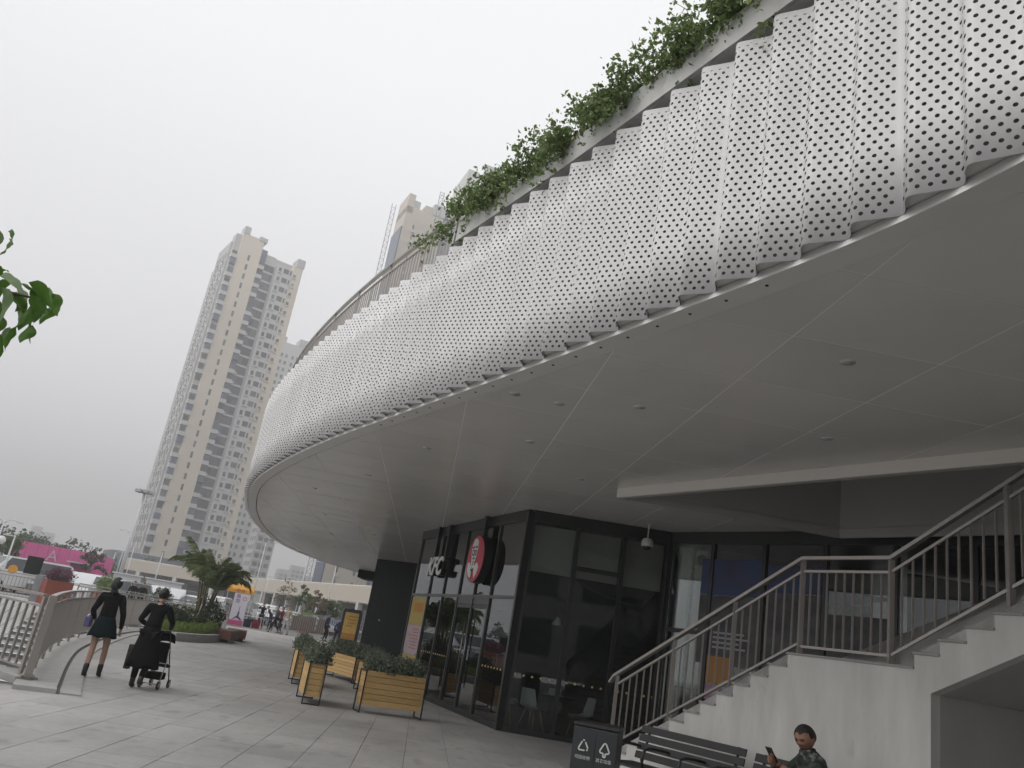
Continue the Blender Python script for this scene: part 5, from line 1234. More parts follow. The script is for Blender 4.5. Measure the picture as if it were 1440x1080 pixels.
# palm: clustered stems with arching pinnate fronds
palm = empty('palm_tree', (-10.55, 33.6, .2), 0, 'leafy areca palm with arching fronds in the raised bed, propped by pale poles', 'palm')
M_frond = leaf_mat('frond', (.09, .13, .045), (.24, .28, .12)); M_frondy = leaf_mat('frond_dry', (.16, .15, .05), (.26, .22, .08)); M_pstem = mat('palm_stem', (.12, .11, .06), .7, var=.4, vscale=6)
b = MB(); heads = []
for k in range(8):
    a_ = k * 2.4; bx2, by2 = .16 * math.cos(a_), .16 * math.sin(a_); tx, ty = bx2 * 2.4, by2 * 2.4; hh_ = 1.35 + .6 * random.random()
    MB().tube([(bx2, by2, 0), (bx2 * 1.4, by2 * 1.4, hh_ * .5), (tx, ty, hh_)], [.065, .055, .04], 8).build('trunk', M_pstem, palm); heads.append((tx, ty, hh_))
def frond(base, az_, el_, ln, curl, m, dens=34):
    V = []; F = []; b = MB(); pts = []; p = Vector(base); e_ = el_
    for i in range(13): pts.append(p.copy()); p = p + Vector((math.cos(az_) * math.cos(e_), math.sin(az_) * math.cos(e_), math.sin(e_))) * ln / 12; e_ -= curl / 12 * (1 + i * .12)
    b.tube(pts, [.016 * (1 - i / 14) + .003 for i in range(13)], 4, caps=False)
    for k in range(dens):
        f = .16 + .82 * k / dens; i = min(int(f * 12), 11); q = pts[i].lerp(pts[i + 1], f * 12 - i); d_ = (pts[i + 1] - pts[i]).normalized(); sd_ = d_.cross(Vector((0, 0, 1))).normalized()
        L_ = .50 * ln / 1.9 * math.sin(math.pi * (f * .86 + .10)) ** .7 + .06
        for s_ in (-1, 1):
            dd = (d_ * .62 + sd_ * s_ * (.72 + random.uniform(-.12, .12)) + Vector((0, 0, -.28 + random.uniform(-.2, .25)))).normalized(); tip = q + dd * L_ + Vector((0, 0, -.12 * L_)); mid_ = q + dd * L_ * .5 + Vector((0, 0, .03)); w = d_ * .018
            b.add([q, mid_ - w, tip, mid_ + w], [(0, 1, 2), (0, 2, 3)])
    b.build('frond', m, palm)
for k in range(30):
    h_ = heads[k % 8]; az_ = k * 2.399 + random.uniform(-.3, .3); frond(h_, az_, R(random.uniform(66, 87)), random.uniform(1.3, 1.95), random.uniform(.5, 1.6), M_frondy if k in (3, 11, 19) else M_frond)
for dx, dy in ((-1.1, -.5), (.1, -1.0), (.9, .5)):
    MB().tube([(dx, dy, 0), (dx * .08, dy * .08, 1.35)], .028, 6).build('support_pole', mat('pole_pale', (.45, .42, .36), .7), palm)
# wooden block seats
M_rw = mat('red_wood', (.20, .085, .06), .6, var=.35, vscale=9, stretch=(1, 1, 6))
for (x, y, a_, lb) in ((-9.45, 33.6, .10, 'reddish wooden block bench at the end of the stone kerb'), (-9.7, 36.2, .25, 'second wooden block bench, behind the first at the right of the palm bed')):
    e_ = empty('block_bench', (x, y, 0), a_, lb, 'bench'); MB().box((0, 0, .06), (.62, 1.3, .12)).build('base', M_dark, e_)
    for k in range(6): MB().box((-.325 + .13 * k, 0, .43), (.12, 1.9, .05)).build('slat', M_rw, e_)
    for s_ in (-1, 1): MB().box((s_ * .375, 0, .26), (.04, 1.88, .28)).build('side_board', M_rw, e_)
    for s_ in (-1, 1): MB().box((0, s_ * .93, .26), (.7, .04, .28)).build('end_board', M_rw, e_)

# ------------------------------------------------------------------ things across the plaza
def at(az, D, z=0.0): return polar(az, D, z)
def facing(az): return -R(az)          # rotation that turns local -y to the viewer
# roll-up banner
bn2 = empty('rollup_banner', tuple(at(-15.27, 58)), facing(-15.27), 'white and pink roll-up banner with a sitting yoga figure, leaning beside the palm', 'banner')
M_bw = mat('banner_white', (.62, .60, .66), .6); M_bp = mat('banner_pink', (.55, .06, .20), .6); M_bi = mat('banner_ink', (.12, .06, .16), .6)
MB().box((0, 0, 1.07), (.90, .02, 2.0)).build('sheet', M_bw, bn2); MB().box((0, 0, .04), (.94, .22, .08)).build('base', M_sil, bn2); MB().box((0, -.012, .22), (.90, .004, .30)).build('pink_band', M_bp, bn2)
text_obj('title', '瑜\n伽', .30, .001, M_bi, bn2, None, mw=frame_mat((-.18, -.016, 1.72), (1, 0, 0), (0, -1, 0)))
b = MB(); b.tube([(.24, -.012, 1.76), (.24, -.016, 1.76)], .13, 18, smooth=False); b.build('emblem_ring', M_bp, bn2); b = MB(); b.tube([(.24, -.0165, 1.76), (.24, -.018, 1.76)], .085, 18, smooth=False); b.build('emblem_centre', M_bw, bn2)
for pl in ([(-.32, .36), (.02, .52), (.30, .36), (.34, .44), (.08, .66), (-.02, .66)], [(-.02, .60), (.10, .60), (.12, .86), (.06, .98), (.00, .86)], [(.03, .95), (.07, .95), (.07, 1.28), (.04, 1.28)]):
    b = MB(); b.extr([(x, -.011, z) for x, z in pl], (0, -.004, 0)); b.build('printed_figure', M_bi, bn2)
# orange kiosk awning
oa = empty('orange_stall', tuple(at(-15.4, 66)), facing(-15.4), 'orange roofed stall half hidden behind the palm fronds', 'stall')
M_or = mat('awning_orange', (.72, .34, .03), .55, var=.2, vscale=5)
b = MB(); b.extr([(-1.0, 0, 2.15), (1.0, 0, 2.15), (.9, .5, 2.75), (-.9, .5, 2.75)], (0, .05, .02)); b.build('awning', M_or, oa); MB().box((0, .02, 2.28), (1.9, .06, .26)).build('valance', M_or, oa)
text_obj('awning_lettering', '美食', .36, .004, mat('awning_ink', (.5, .12, .02), .6), oa, None, mw=frame_mat((0, -.02, 2.28), (1, 0, 0), (0, -1, 0)))
for s_ in (-.9, .9): MB().box((s_, .45, 1.1), (.05, .05, 2.2)).build('post', M_steelw, oa)
# folding table with red boxes
ft = empty('folding_table', tuple(at(-14.25, 60)), facing(-14.25), 'pale folding table with dark red crates under it beside the banner', 'table')
MB().box((0, 0, .74), (1.3, .6, .04)).build('tabletop', M_steelw, ft)
for x in (-.6, .6):
    for y in (-.25, .25): MB().box((x, y, .36), (.03, .03, .72)).build('leg', M_steelw, ft)
MB().box((-.28, .0, .26), (.5, .45, .5)).build('stowed_crate', C_navy, ft); MB().box((.28, 0, .28), (.55, .45, .54)).build('stowed_crate', C_maroon, ft)
# dark sign board with yellow poster
sb = empty('sign_board', tuple(at(-8.0, 44)), facing(-8.0) - .25, 'black standing sign board with a yellow food poster', 'sign')
b = MB(); b.extr([(-.50, 0, .12), (.50, 0, .12), (.50, 0, 2.0), (.42, 0, 2.12), (-.42, 0, 2.12), (-.50, 0, 2.0)], (0, .12, 0)); b.build('frame', M_dark, sb, bevel=.01); MB().box((0, .06, .06), (.8, .5, .12)).build('base', M_dark, sb)
MB().box((0, -.008, 1.28), (.72, .012, 1.32)).build('poster', mat('poster_bright', (.78, .50, .13), .5, var=.2, vscale=5), sb); MB().box((.0, -.017, .78), (.72, .004, .28)).build('poster_foot', mat('print_orange', (.55, .25, .04), .7), sb)
for k in range(4): MB().box((random.uniform(-.1, .1), -.017, 1.75 - .16 * k), (.45 - .04 * k, .004, .06)).build('print_line', mat('print_orange', (.55, .25, .04), .7), sb)
# fence across the far side of the plaza
def bar_fence(p, q, label, h=1.15, step=.16, z=0.0, m=M_rail, post=12, maxb=290):
    p = Vector(p); q = Vector(q); L_ = (q - p).length; d_ = (q - p) / L_; r = empty('metal_fence', (p.x, p.y, z), 0, label, 'fence'); a_ = math.atan2(d_.y, d_.x); q0_ = (0, 0)
    for zz, w in ((h, .06), (h - .14, .04), (.12, .04)): MB().box((d_.x * L_ / 2, d_.y * L_ / 2, zz), (L_, w, .04), a_).build('rail', m, r)
    n_ = int(L_ / step); bm_ = MB().box((0, 0, h / 2), (.03, .02, h - .26)).mesh('bar', m); pm_ = MB().box((0, 0, h / 2 - .022), (.06, .06, h - .04)).mesh('post', m)
    for k in range(n_ + 1):
        t_ = k * step; 
        if k % post == 0: link('post', pm_, r, (d_.x * t_, d_.y * t_, 0), (0, 0, a_))
        elif k < maxb: link('bar', bm_, r, (d_.x * t_, d_.y * t_, 0), (0, 0, a_))
    return r
a0 = at(-16.8, 67); a1 = at(-6.6, 66); bar_fence((a0.x, a0.y), (a1.x, a1.y), 'grey bar fence across the far side of the plaza behind the walking people', h=1.5)
for k in range(4):
    c_ = at(-11.55 + k * .55, 66.6); tag(MB().box((c_.x, c_.y, .72), (.60, .04, 1.0), -R(-11)).build('fence_screen', mat('screen_brown', (.16, .12, .10), .8, var=.2), None), ['leftmost', 'second', 'third', 'rightmost'][k] + ' brown screen panel fixed behind the far plaza fence', 'panel')
a0 = at(-31.5, 46.5); a1 = at(-26.9, 46.2); bar_fence((a0.x, a0.y), (a1.x, a1.y), 'metal fence on the far side of the sunken court at the left edge')
a0 = at(-24.8, 46.2); a1 = at(-17.0, 46.2); bar_fence((a0.x, a0.y), (a1.x, a1.y), 'far railing where two people in black lean, in front of the parked cars')
# black board on the fence, mesh column
tag(MB().box((0, 0, 0), (.72, .08, .85)).build('dark_board', M_black, None, tuple(at(-27.5, 47.0, 1.62)), (0, 0, R(27))), 'black square board standing on the far fence in front of the van', 'board')
mcx = at(-26.95, 45.6); b = MB(); b.box((0, 0, .62), (.42, .3, 1.24)); tag(b.build('utility_cabinet', mat('cabinet_grey', (.30, .31, .33), .6, var=.2), None, tuple(mcx), (0, 0, R(27)), bevel=.01), 'pale grey cabinet left of the red flower box', 'cabinet')
# red planter boxes
def red_planter(az, D, w, h, label, leaf, lr, n, flowers=False):
    p = at(az, D); r = empty('red_planter', tuple(p), facing(az) + .2, label, 'planter')
    M_ = mat('red_brown', (.26, .055, .035), .6, var=.2, vscale=3)
    for sx_, sy_, wx, wy in ((0, -1, w, .04), (0, 1, w, .04), (-1, 0, .04, w - .04), (1, 0, .04, w - .04)):
        MB().box((sx_ * (w / 2 - .02) if sx_ else 0, sy_ * (w / 2 - .02) if sy_ else 0, h / 2), (wx if sy_ else .04, .04 if sy_ else wy, h)).build('panel', M_, r)
    MB().box((0, 0, h - .10), (w - .10, w - .10, .08)).build('soil', M_soil, r)
    o = blob_leaves((0, 0, h + lr[2] * .75), lr, n, .09, leaf, parent=r); o['kind'] = 'stuff'
    if flowers: o = blob_leaves((0, 0, h + .10), (w * .5, w * .5, .12), 500, .08, M_lmid, 'undergrowth', r); o['kind'] = 'stuff'
    MB().tube([(0, 0, h - .1), (0, 0, h + lr[2])], [.03, .02], 6).build('stem', M_twig, r)
red_planter(-25.95, 45.0, 1.15, 1.12, 'big red-brown planter box with purple flowers on the far side of the court', M_lpurple, (.62, .62, .34), 1500, True)
red_planter(-23.33, 48.3, .85, .92, 'red-brown planter with a round yellow-green bush behind the woman in the green skirt', M_lgreen, (.48, .48, .45), 1300)
red_planter(-20.0, 47.6, .8, .85, 'planter with a dark round bush beside the two people leaning on the railing', M_ldk, (.55, .55, .42), 1300)
red_planter(-10.95, 69, .85, .95, 'planter behind the far fence with a bright round yellow-green bush', M_lgreen, (.62, .62, .42), 1300)

# young trees
def tree(loc, h, cr, label, leafm, n=1500, size=.2, trunk_h=.4, name='tree', group=None, sparse=.3, tw=.05, cat='tree', limbs=7, seed=0):
    rnd = random.Random(seed + int(abs(loc[0]) * 13)); r = empty(name, loc, 0, label, cat, group); b = MB(); th = h * trunk_h
    b.tube([(0, 0, 0), (rnd.uniform(-.03, .03) * h, 0, th * .6), (rnd.uniform(-.03, .03) * h, rnd.uniform(-.03, .03) * h, h * .85)], [tw * 1.0, tw * .75, tw * .15], 7)
    tips = []
    for k in range(limbs):
        a_ = k * 2.4 + rnd.random(); z_ = th + (h * .80 - th) * k / limbs; ln = cr[0] * rnd.uniform(.55, .95) * (1 - .35 * k / limbs); p2 = (math.cos(a_) * ln, math.sin(a_) * ln, z_ + ln * rnd.uniform(.3, .8)); b.tube([(0, 0, z_), (p2[0] * .5, p2[1] * .5, z_ + (p2[2] - z_) * .6), p2], [tw * .45, tw * .3, tw * .1], 5); tips.append(p2)
    tips.append((0, 0, h * .9)); b.build('trunk', M_twig, r)
    C = []; N = []
    rg = np.random.default_rng(seed + 5); per = n // len(tips)
    for t_ in tips:
        br = cr[0] * rnd.uniform(.32, .55)
        for sub_ in range(3):
            cc = np.array(t_) + rg.normal(size=3) * br * .45; m_ = per // 3; d_ = rg.normal(size=(m_, 3)); d_ /= np.linalg.norm(d_, axis=1)[:, None]; rr_ = br * rg.uniform(sparse, 1.0, m_)[:, None] * .75
            C.append(cc + d_ * rr_ * np.array([1, 1, .75])); N.append(d_ * .5 + np.array([0, 0, .3]))
    o = link('crown', leaves_mesh('crown', np.concatenate(C), size, leafm, normals=np.concatenate(N), lw=.6), r); o['kind'] = 'stuff'
    return r
M_lbare = leaf_mat('leaf_brownish', (.14, .11, .07), (.22, .18, .10))
M_fargreen = leaf_mat('far_leaf', (.05, .075, .035), (.11, .13, .07))
p = at(-12.45, 70); tree(tuple(p), 4.0, (.8, .8), 'slim nearly bare young tree in front of the pale arcade', M_lbare, n=420, size=.14, tw=.04, sparse=.6)
p = at(-11.26, 78); tree(tuple(p), 3.6, (.85, .85), 'young dark green tree in front of the pale arcade, above the yellow-green bush', M_lmid, n=1100, size=.2, tw=.04)
p = at(-10.35, 76); tree(tuple(p), 3.3, (.9, .9), 'young reddish-brown tree right of the dark green one', M_lbare, n=1100, size=.2, tw=.04)
p = at(-9.6, 77); tree(tuple(p), 2.9, (1.2, 1.2), 'low bushy green tree right of the reddish young tree', M_lmid, n=1300, size=.22, tw=.04, trunk_h=.25)

# ------------------------------------------------------------------ pale arcade building and pink hoarding
arc_b = empty('pale_arcade', (0, 0, 0), label='long low building with a cream fascia and glazed bays behind the plaza', cat='building')
A0 = at(-22.8, 138); A1 = at(-15.0, 128); A2 = at(-6.0, 79); M_cream = mat('cream_fascia', (.60, .54, .46), .7, var=.05, vscale=.4); M_farglass = mat('far_glass', (.10, .12, .13), .15, var=.5, vscale=.6)
for P0_, P1_ in ((A0, A1), (A1, A2)):
    d_ = (P1_ - P0_); L_ = d_.length; d_.normalize(); a_ = math.atan2(d_.y, d_.x); nrm_ = Vector((d_.y, -d_.x, 0)); m_ = (P0_ + P1_) / 2
    MB().box((m_.x, m_.y, 4.1), (L_, .5, 1.6), a_).build('fascia', M_cream, arc_b)
    k_ = m_ - nrm_ * 5; MB().box((k_.x, k_.y, 4.95), (L_, 10, .2), a_).build('roof', M_plaster, arc_b)
    k_ = m_ - nrm_ * 2.4; MB().box((k_.x, k_.y, 1.65), (L_, .2, 3.3), a_).build('wall', mat('arcade_wall', (.34, .33, .31), .7, var=.3, vscale=.5), arc_b)
    for j in range(int(L_ / 6)):
        c_ = P0_ + d_ * (3 + j * 6); MB().box((c_.x, c_.y, 1.65), (.6, .5, 3.3), a_).build('column', M_plaster, arc_b)
        c2_ = c_ + d_ * 3 - nrm_ * 2.25; w_ = MB().box((c2_.x, c2_.y, 1.5), (3.8, .1, 2.6), a_).build('window', M_farglass, arc_b)
        MB().box((c2_.x + nrm_.x * .06, c2_.y + nrm_.y * .06, 1.5), (.10, .06, 2.6), a_).build('frame', M_steelw, w_)
hd_ = empty('pink_hoarding', (0, 0, 0), label='long magenta-pink hoarding wall with a pale letter A beyond the car park', cat='hoarding')
M_pk = mat('hoarding_pink', (.66, .11, .32), .6, var=.12, vscale=.6); M_pk2 = mat('hoarding_dark_pink', (.36, .03, .16), .6)
H0 = at(-28.75, 92); H1 = at(-24.1, 92); d_ = (H1 - H0); L_ = d_.length; d_.normalize(); a_ = math.atan2(d_.y, d_.x)
for j in range(8):
    c_ = H0 + d_ * (L_ / 8 * (j + .5)); MB().box((c_.x, c_.y, 1.86), (L_ / 8 - .03, .3, 3.7), a_).build('panel', M_pk, hd_)
c_ = H0 + d_ * L_ * .44; text_obj('letter', 'A', 1.5, .03, mat('pale_pink', (.62, .42, .52), .6), hd_, None, mw=frame_mat((c_.x + d_.y * .2, c_.y - d_.x * .2, 2.75), d_, Vector((d_.y, -d_.x, 0))))
c_ = at(-23.95, 95); MB().box((c_.x, c_.y, 1.8), (2.6, .3, 3.6), a_ + .7).build('return_panel', M_pk, hd_)
c_ = at(-25.2, 90); MB().box((c_.x, c_.y, 2.55), (2.1, 1.4, .12), a_).build('porch_roof', M_steelw, hd_); MB().box((c_.x, c_.y + .6, 1.25), (1.9, .2, 2.5), a_).build('porch', M_pk2, hd_)
for az_, w_, lb in ((-22.3, 2.4, 'white box kiosk at the foot of the tall light mast'), (-20.1, 3.2, 'long white box kiosk right of the tall light mast')):
    p = at(az_, 86); e_ = empty('kiosk', tuple(p), facing(az_), lb, 'kiosk'); MB().box((0, 0, 1.1), (w_, 2, 2.2)).build('body', M_steelw, e_); MB().box((0, 0, 2.25), (w_ + .3, 2.3, .12)).build('roof', M_white, e_)
    for k in range(3): MB().box((-w_ / 2 + w_ * (k + .5) / 3, -1.01, 1.3), (w_ / 4, .04, .9)).build('window', M_farglass, e_)

# ------------------------------------------------------------------ lamp posts
def pole(az, D, h, label, r0=.09, kind='arm', m=M_steelw):
    p = at(az, D); e_ = empty('street_lamp', tuple(p), facing(az), label, 'street lamp'); MB().tube([(0, 0, 0), (0, 0, h * .5), (0, 0, h)], [r0, r0 * .8, r0 * .5], 8).build('pole', m, e_)
    if kind == 'arm': MB().tube([(0, 0, h), (.35, 0, h + .18), (.75, 0, h + .2)], .03, 5).build('arm', m, e_); MB().box((.95, 0, h + .2), (.5, .2, .07)).build('lamp_head', m, e_)
    if kind == 'double':
        for s_ in (-1, 1): MB().tube([(0, 0, h - .3), (s_ * .4, 0, h), (s_ * .8, 0, h - .1)], .03, 5).build('arm', m, e_); MB().box((s_ * .9, 0, h - .12), (.4, .2, .08)).build('lamp_head', m, e_)
    if kind == 'mast':
        MB().tube([(0, 0, h - .25), (0, 0, h - .1)], .55, 10).build('ring', m, e_)
        for k in range(8): a_ = k * math.pi / 4; MB().box((math.cos(a_) * .85, math.sin(a_) * .85, h - .1), (.5, .5, .32), a_).build('floodlight', mat('flood_grey', (.42, .43, .45), .5), e_)
    if kind == 'globe': MB().box((-.25, 0, h - .05), (.6, .06, .06)).build('arm', m, e_); MB().ball((-.55, 0, h - .35), .22, 12, 8).build('globe', mat('globe_white', (.7, .7, .7), .3), e_)
    return e_
pole(-22.75, 104, 11.9, 'tall tapering white floodlight mast in front of the residential tower', .26, 'mast')
pole(-23.37, 108, 4.6, 'short white lamp post standing left of the tall floodlight mast', .09)
pole(-22.98, 112, 7.6, 'white lamp post close behind the tall mast on its left', .09, 'double')
pole(-22.42, 96, 5.1, 'short white pole just right of the tall floodlight mast', .08, 'none')
pole(-20.69, 100, 5.3, 'white lamp post right of the mast, before the dark podium', .09)
pole(-29.75, 62, 4.2, 'white double-arm street lamp at the left edge of the picture', .07, 'double')
pole(-28.95, 50, 2.95, 'white post with a round globe lamp in front of the pink hoarding', .07, 'globe')
pole(-14.6, 88, 7.6, 'slim white street lamp rising in front of the pale arcade beside the palm', .07)
pole(-13.9, 84, 4.2, 'slim short lamp post left of the nearly bare young tree', .05)
pole(-11.7, 86, 6.4, 'thin white lamp post under the canopy edge, left of the far cream tower', .06)
pole(-9.75, 84, 7.6, 'thin white lamp post in the middle of the far cream tower', .06)

# ------------------------------------------------------------------ parked cars
def car_parts(kind):
    """lofted body; x along the car (front +x), returns meshes"""
    if kind == 'suv': side = [(-2.25, .35), (-2.28, .95), (-2.10, 1.05), (-1.95, 1.62), (-1.2, 1.70), (.25, 1.66), (1.05, 1.08), (2.05, .95), (2.28, .70), (2.28, .35)]; belt = 1.05
    elif kind == 'van': side = [(-2.4, .35), (-2.45, 1.1), (-2.40, 1.85), (-2.2, 1.95), (1.0, 1.93), (1.75, 1.15), (2.3, .95), (2.42, .70), (2.42, .35)]; belt = 1.15
    else: side = [(-2.25, .32), (-2.30, .80), (-2.15, .95), (-1.55, 1.02), (-.95, 1.40), (-.2, 1.46), (.35, 1.40), (1.15, .98), (2.05, .84), (2.28, .62), (2.28, .32)]; belt = .98
    W = .90
    b = MB(); vs_ = []; n = len(side)
    for y, s_ in ((-W, 0), (-W * .98, 1), (W * .98, 1), (W, 0)):
        for x, z in side:
            yy = y
            if z > belt + .04: yy = math.copysign(W * (1 - (z - belt) * .32), y)
            vs_.append((x * (1 if s_ else .995), yy, z))
    fs = []
    for r_i in range(3): fs += [(r_i * n + k, r_i * n + (k + 1) % n, (r_i + 1) * n + (k + 1) % n, (r_i + 1) * n + k) for k in range(n)]
    fs += [tuple(range(n - 1, -1, -1)), tuple(3 * n + k for k in range(n))]
    b.add(vs_, fs)
    return b, side, belt, W
M_tyre = mat('tyre', (.02, .02, .02), .8); M_rim = mat('rim', (.40, .40, .42), .3, metal=.8); M_cglass = mat('car_glass', (.035, .045, .05), .08, spec=.8); M_hl = mat('headlight', (.6, .62, .65), .15); M_tl = mat('taillight', (.35, .02, .02), .3); M_plate = mat('plate_blue', (.05, .10, .35), .5)
CARM = {}
def car(loc, rz, kind, paint, label):
    key = (kind, paint)
    cols_ = dict(white=(.66, .67, .68), silver=(.38, .39, .41), black=(.02, .02, .024), grey=(.14, .145, .15), red=(.30, .03, .03), blue=(.05, .09, .20), champagne=(.42, .38, .32))
    if key not in CARM:
        mp = mat('paint_' + paint, cols_[paint], .25, spec=.6)
        b, side, belt, W = car_parts(kind); root = empty('parked_car', loc, rz, label, 'car', 'cars in the car park')
        b.build('body', mp, root, bevel=.05)
        top_ = [q for q in side if q[1] > belt + .02]; xr, xf = top_[0], top_[-1]; zr = max(q[1] for q in side)
        pre = side[side.index(top_[0]) - 1]; nxt = side[side.index(top_[-1]) + 1]
        for s_ in (-1, 1):
            def yy(z): return s_ * (W * (1 - (z - belt) * .32) + .012)
            x0 = pre[0] + (xr[0] - pre[0]) * .3 + .12; x1 = nxt[0] - .30
            lo = belt + .06; hi = zr - .10
            xb0 = xr[0] + .10; xb1 = xf[0] - .02
            mid_ = (x0 + x1) / 2 - .1
            for (a0_, a1_, c0_, c1_) in ((x0, mid_ - .03, xb0, mid_ - .03), (mid_ + .03, x1, mid_ + .03, xb1)):
                g = MB(); g.extr([(a0_, yy(lo), lo), (a1_, yy(lo), lo), (c1_, yy(hi), hi), (c0_, yy(hi), hi)], (0, -s_ * .02, 0)); g.build('side_window', M_cglass, root)
            m_ = MB().box((x1 - .02, s_ * (W + .09), belt + .08), (.12, .18, .12)).build('mirror', mp, root)
        for (pa, pb) in ((xf, nxt), (xr, pre)):
            g = MB(); d_ = Vector((pb[0] - pa[0], 0, pb[1] - pa[1])); q0_ = Vector((pa[0], 0, pa[1])) + d_ * .08; q1_ = Vector((pa[0], 0, pa[1])) + d_ * .92; nn_ = Vector((-d_.z, 0, d_.x)).normalized()
            if nn_.x * (1 if pb[0] > 0 else -1) < 0: nn_ = -nn_
            wa = W * (1 - (q0_.z - belt) * .32) - .10; wb = W - .10
            g.extr([q0_ + Vector((0, -wa, 0)) + nn_ * .004, q0_ + Vector((0, wa, 0)) + nn_ * .004, q1_ + Vector((0, wb, 0)) + nn_ * .004, q1_ + Vector((0, -wb, 0)) + nn_ * .004], nn_ * .012); g.build('windscreen', M_cglass, root)
        for x in (-1.38, 1.40):
            for s_ in (-1, 1):
                w_ = MB().tube([(x, s_ * .72, .33), (x, s_ * .93, .33)], .33, 18, smooth=False).build('wheel', M_tyre, root); MB().tube([(x, s_ * .925, .33), (x, s_ * .94, .33)], .20, 12, smooth=False).build('rim', M_rim, w_)
        xf_, xb_ = max(q[0] for q in side), min(q[0] for q in side)
        for s_ in (-1, 1): MB().box((xf_ - .02, s_ * .64, .72), (.10, .36, .15)).build('headlight', M_hl, root); MB().box((xb_ + .02, s_ * .68, .84), (.10, .30, .16)).build('taillight', M_tl, root)
        MB().box((xf_ + .005, 0, .62), (.04, .8, .16)).build('grille', M_dark, root); MB().box((xf_ + .02, 0, .45), (.03, .44, .12)).build('number_plate', M_plate, root); MB().box((xb_ - .01, 0, .62), (.03, .44, .12)).build('number_plate', M_plate, root)
        CARM[key] = root; return root
    c = copy_tree(CARM[key]); c.location = loc; c.rotation_euler = (0, 0, rz); c['label'] = label; return c
def cpos(az, D): p = at(az, D); return (p.x, p.y, 0)
cars = [(-28.0, 55, -2.3, 'van', 'white', 'white van at the left edge behind the black board, orange decal on its flank'),
 (-26.5, 57, -1.9, 'suv', 'white', 'white off-road car behind the purple flower box'), (-25.35, 55, -1.75, 'sedan', 'grey', 'dark grey sedan right of the purple flowers'),
 (-24.45, 52.5, -1.45, 'suv', 'white', 'white car with its bonnet towards us just left of the yellow-green bush'), (-24.9, 62, -1.6, 'suv', 'silver', 'silver car behind the white one left of the yellow-green bush'),
 (-22.7, 54, -1.9, 'suv', 'silver', 'silver car partly behind the hair of the woman in the green skirt'), (-21.9, 57, -1.5, 'sedan', 'white', 'white sedan just behind the pair leaning on the railing'),
 (-19.5, 52, -1.25, 'suv', 'white', 'white car with large windscreen right of the woman with the stroller'), (-18.5, 53, -1.25, 'suv', 'black', 'black car between the white cars left of the palm'),
 (-17.8, 51.5, -1.6, 'sedan', 'white', 'white car half hidden by the palm fronds'), (-29.6, 56, -1.2, 'sedan', 'white', 'white sedan cut by the left picture edge'),
 (-23.6, 64, -1.6, 'suv', 'black', 'black car in the second row right of the silver one'), (-21.4, 66, -1.6, 'sedan', 'silver', 'silver sedan in the second row beyond the pair on the railing'), (-20.3, 64, -1.5, 'suv', 'white', 'white car in the second row above the dark round bush'),
 (-18.9, 66, -1.7, 'suv', 'white', 'white car in the second row left of the palm'), (-27.3, 68, -1.5, 'sedan', 'white', 'white sedan in the second row below the pink hoarding'), (-25.9, 70, -1.6, 'sedan', 'silver', 'silver sedan in the second row below the letter A'),
 (-13.6, 76, -1.2, 'suv', 'white', 'white car behind the person in black at the table'), (-12.9, 77, -1.3, 'suv', 'silver', 'silver car behind the striding person'), (-11.8, 75, -.4, 'sedan', 'white', 'white sedan seen side-on behind the bright round bush'),
 (-10.3, 76, -.3, 'sedan', 'silver', 'silver sedan behind the far fence, left of the man in navy'), (-9.0, 76, -.3, 'sedan', 'blue', 'blue car behind the black sign board'),
 (-15.0, 79, -1.2, 'suv', 'grey', 'grey car behind the banner'), (-16.6, 80, -1.5, 'suv', 'white', 'white car seen between the palm fronds and the banner'),
 (-32.5, 54, -1.4, 'suv', 'white', 'white car beyond the left edge, reflected in the shop glass'), (-36, 50, -1.5, 'sedan', 'silver', 'silver sedan beyond the left edge, reflected in the shop glass'), (-40, 48, -1.6, 'suv', 'black', 'black car beyond the left edge, reflected in the shop glass'), (-44, 52, -1.4, 'suv', 'white', 'white car farthest left, reflected in the shop glass')]
for az_, D_, rz_, k_, pc_, lb in cars: car(cpos(az_, D_), rz_, k_, pc_, lb)
p = at(-28.5, 51.9); tag(MB().tube([(0, -.004, 0), (0, .004, 0)], .24, 18, smooth=False).build('orange_decal', M_or, None, (p.x, p.y, 1.25), (0, 0, R(28))), 'round orange notice in front of the white van at the left edge', 'notice')

# ------------------------------------------------------------------ distant trees
TREE_ORD = ['first', 'second', 'third', 'fourth', 'fifth', 'sixth', 'seventh', 'eighth', 'ninth', 'tenth', 'eleventh', 'twelfth', 'farthest-left unseen', 'second unseen', 'third unseen', 'fourth unseen']
for k, (az_, D_, h_, cw) in enumerate([(-29.6, 120, 6.0, 4), (-28.9, 118, 5.0, 4), (-28.0, 125, 5.6, 4.5), (-27.3, 130, 5.4, 4.5), (-26.6, 128, 5.2, 4), (-25.9, 124, 4.8, 3.5), (-25.2, 120, 4.4, 3.5), (-24.3, 118, 4.2, 3.5), (-22.0, 150, 5.2, 4), (-21.0, 148, 5.5, 4.5), (-19.9, 150, 5.0, 4.5), (-19.0, 148, 4.8, 4), (-32, 135, 5, 5), (-34.5, 140, 4.5, 4), (-38, 152, 5, 4), (-43, 145, 4.6, 4)]):
    p = at(az_, D_); h_ *= .78; tree(tuple(p), h_, (cw * .8, cw * .8), TREE_ORD[k] + ' hazy green tree from the left in the row beyond the car park', M_fargreen, n=700, size=.55, trunk_h=.2, tw=.16, group='trees beyond the car park', seed=k, sparse=.2)
p = at(-24.5, 88); tree(tuple(p), 4.0, (1.1, 1.1), 'dark green tree in front of the right part of the pink hoarding', M_ldk, n=700, size=.25, trunk_h=.5, tw=.1)
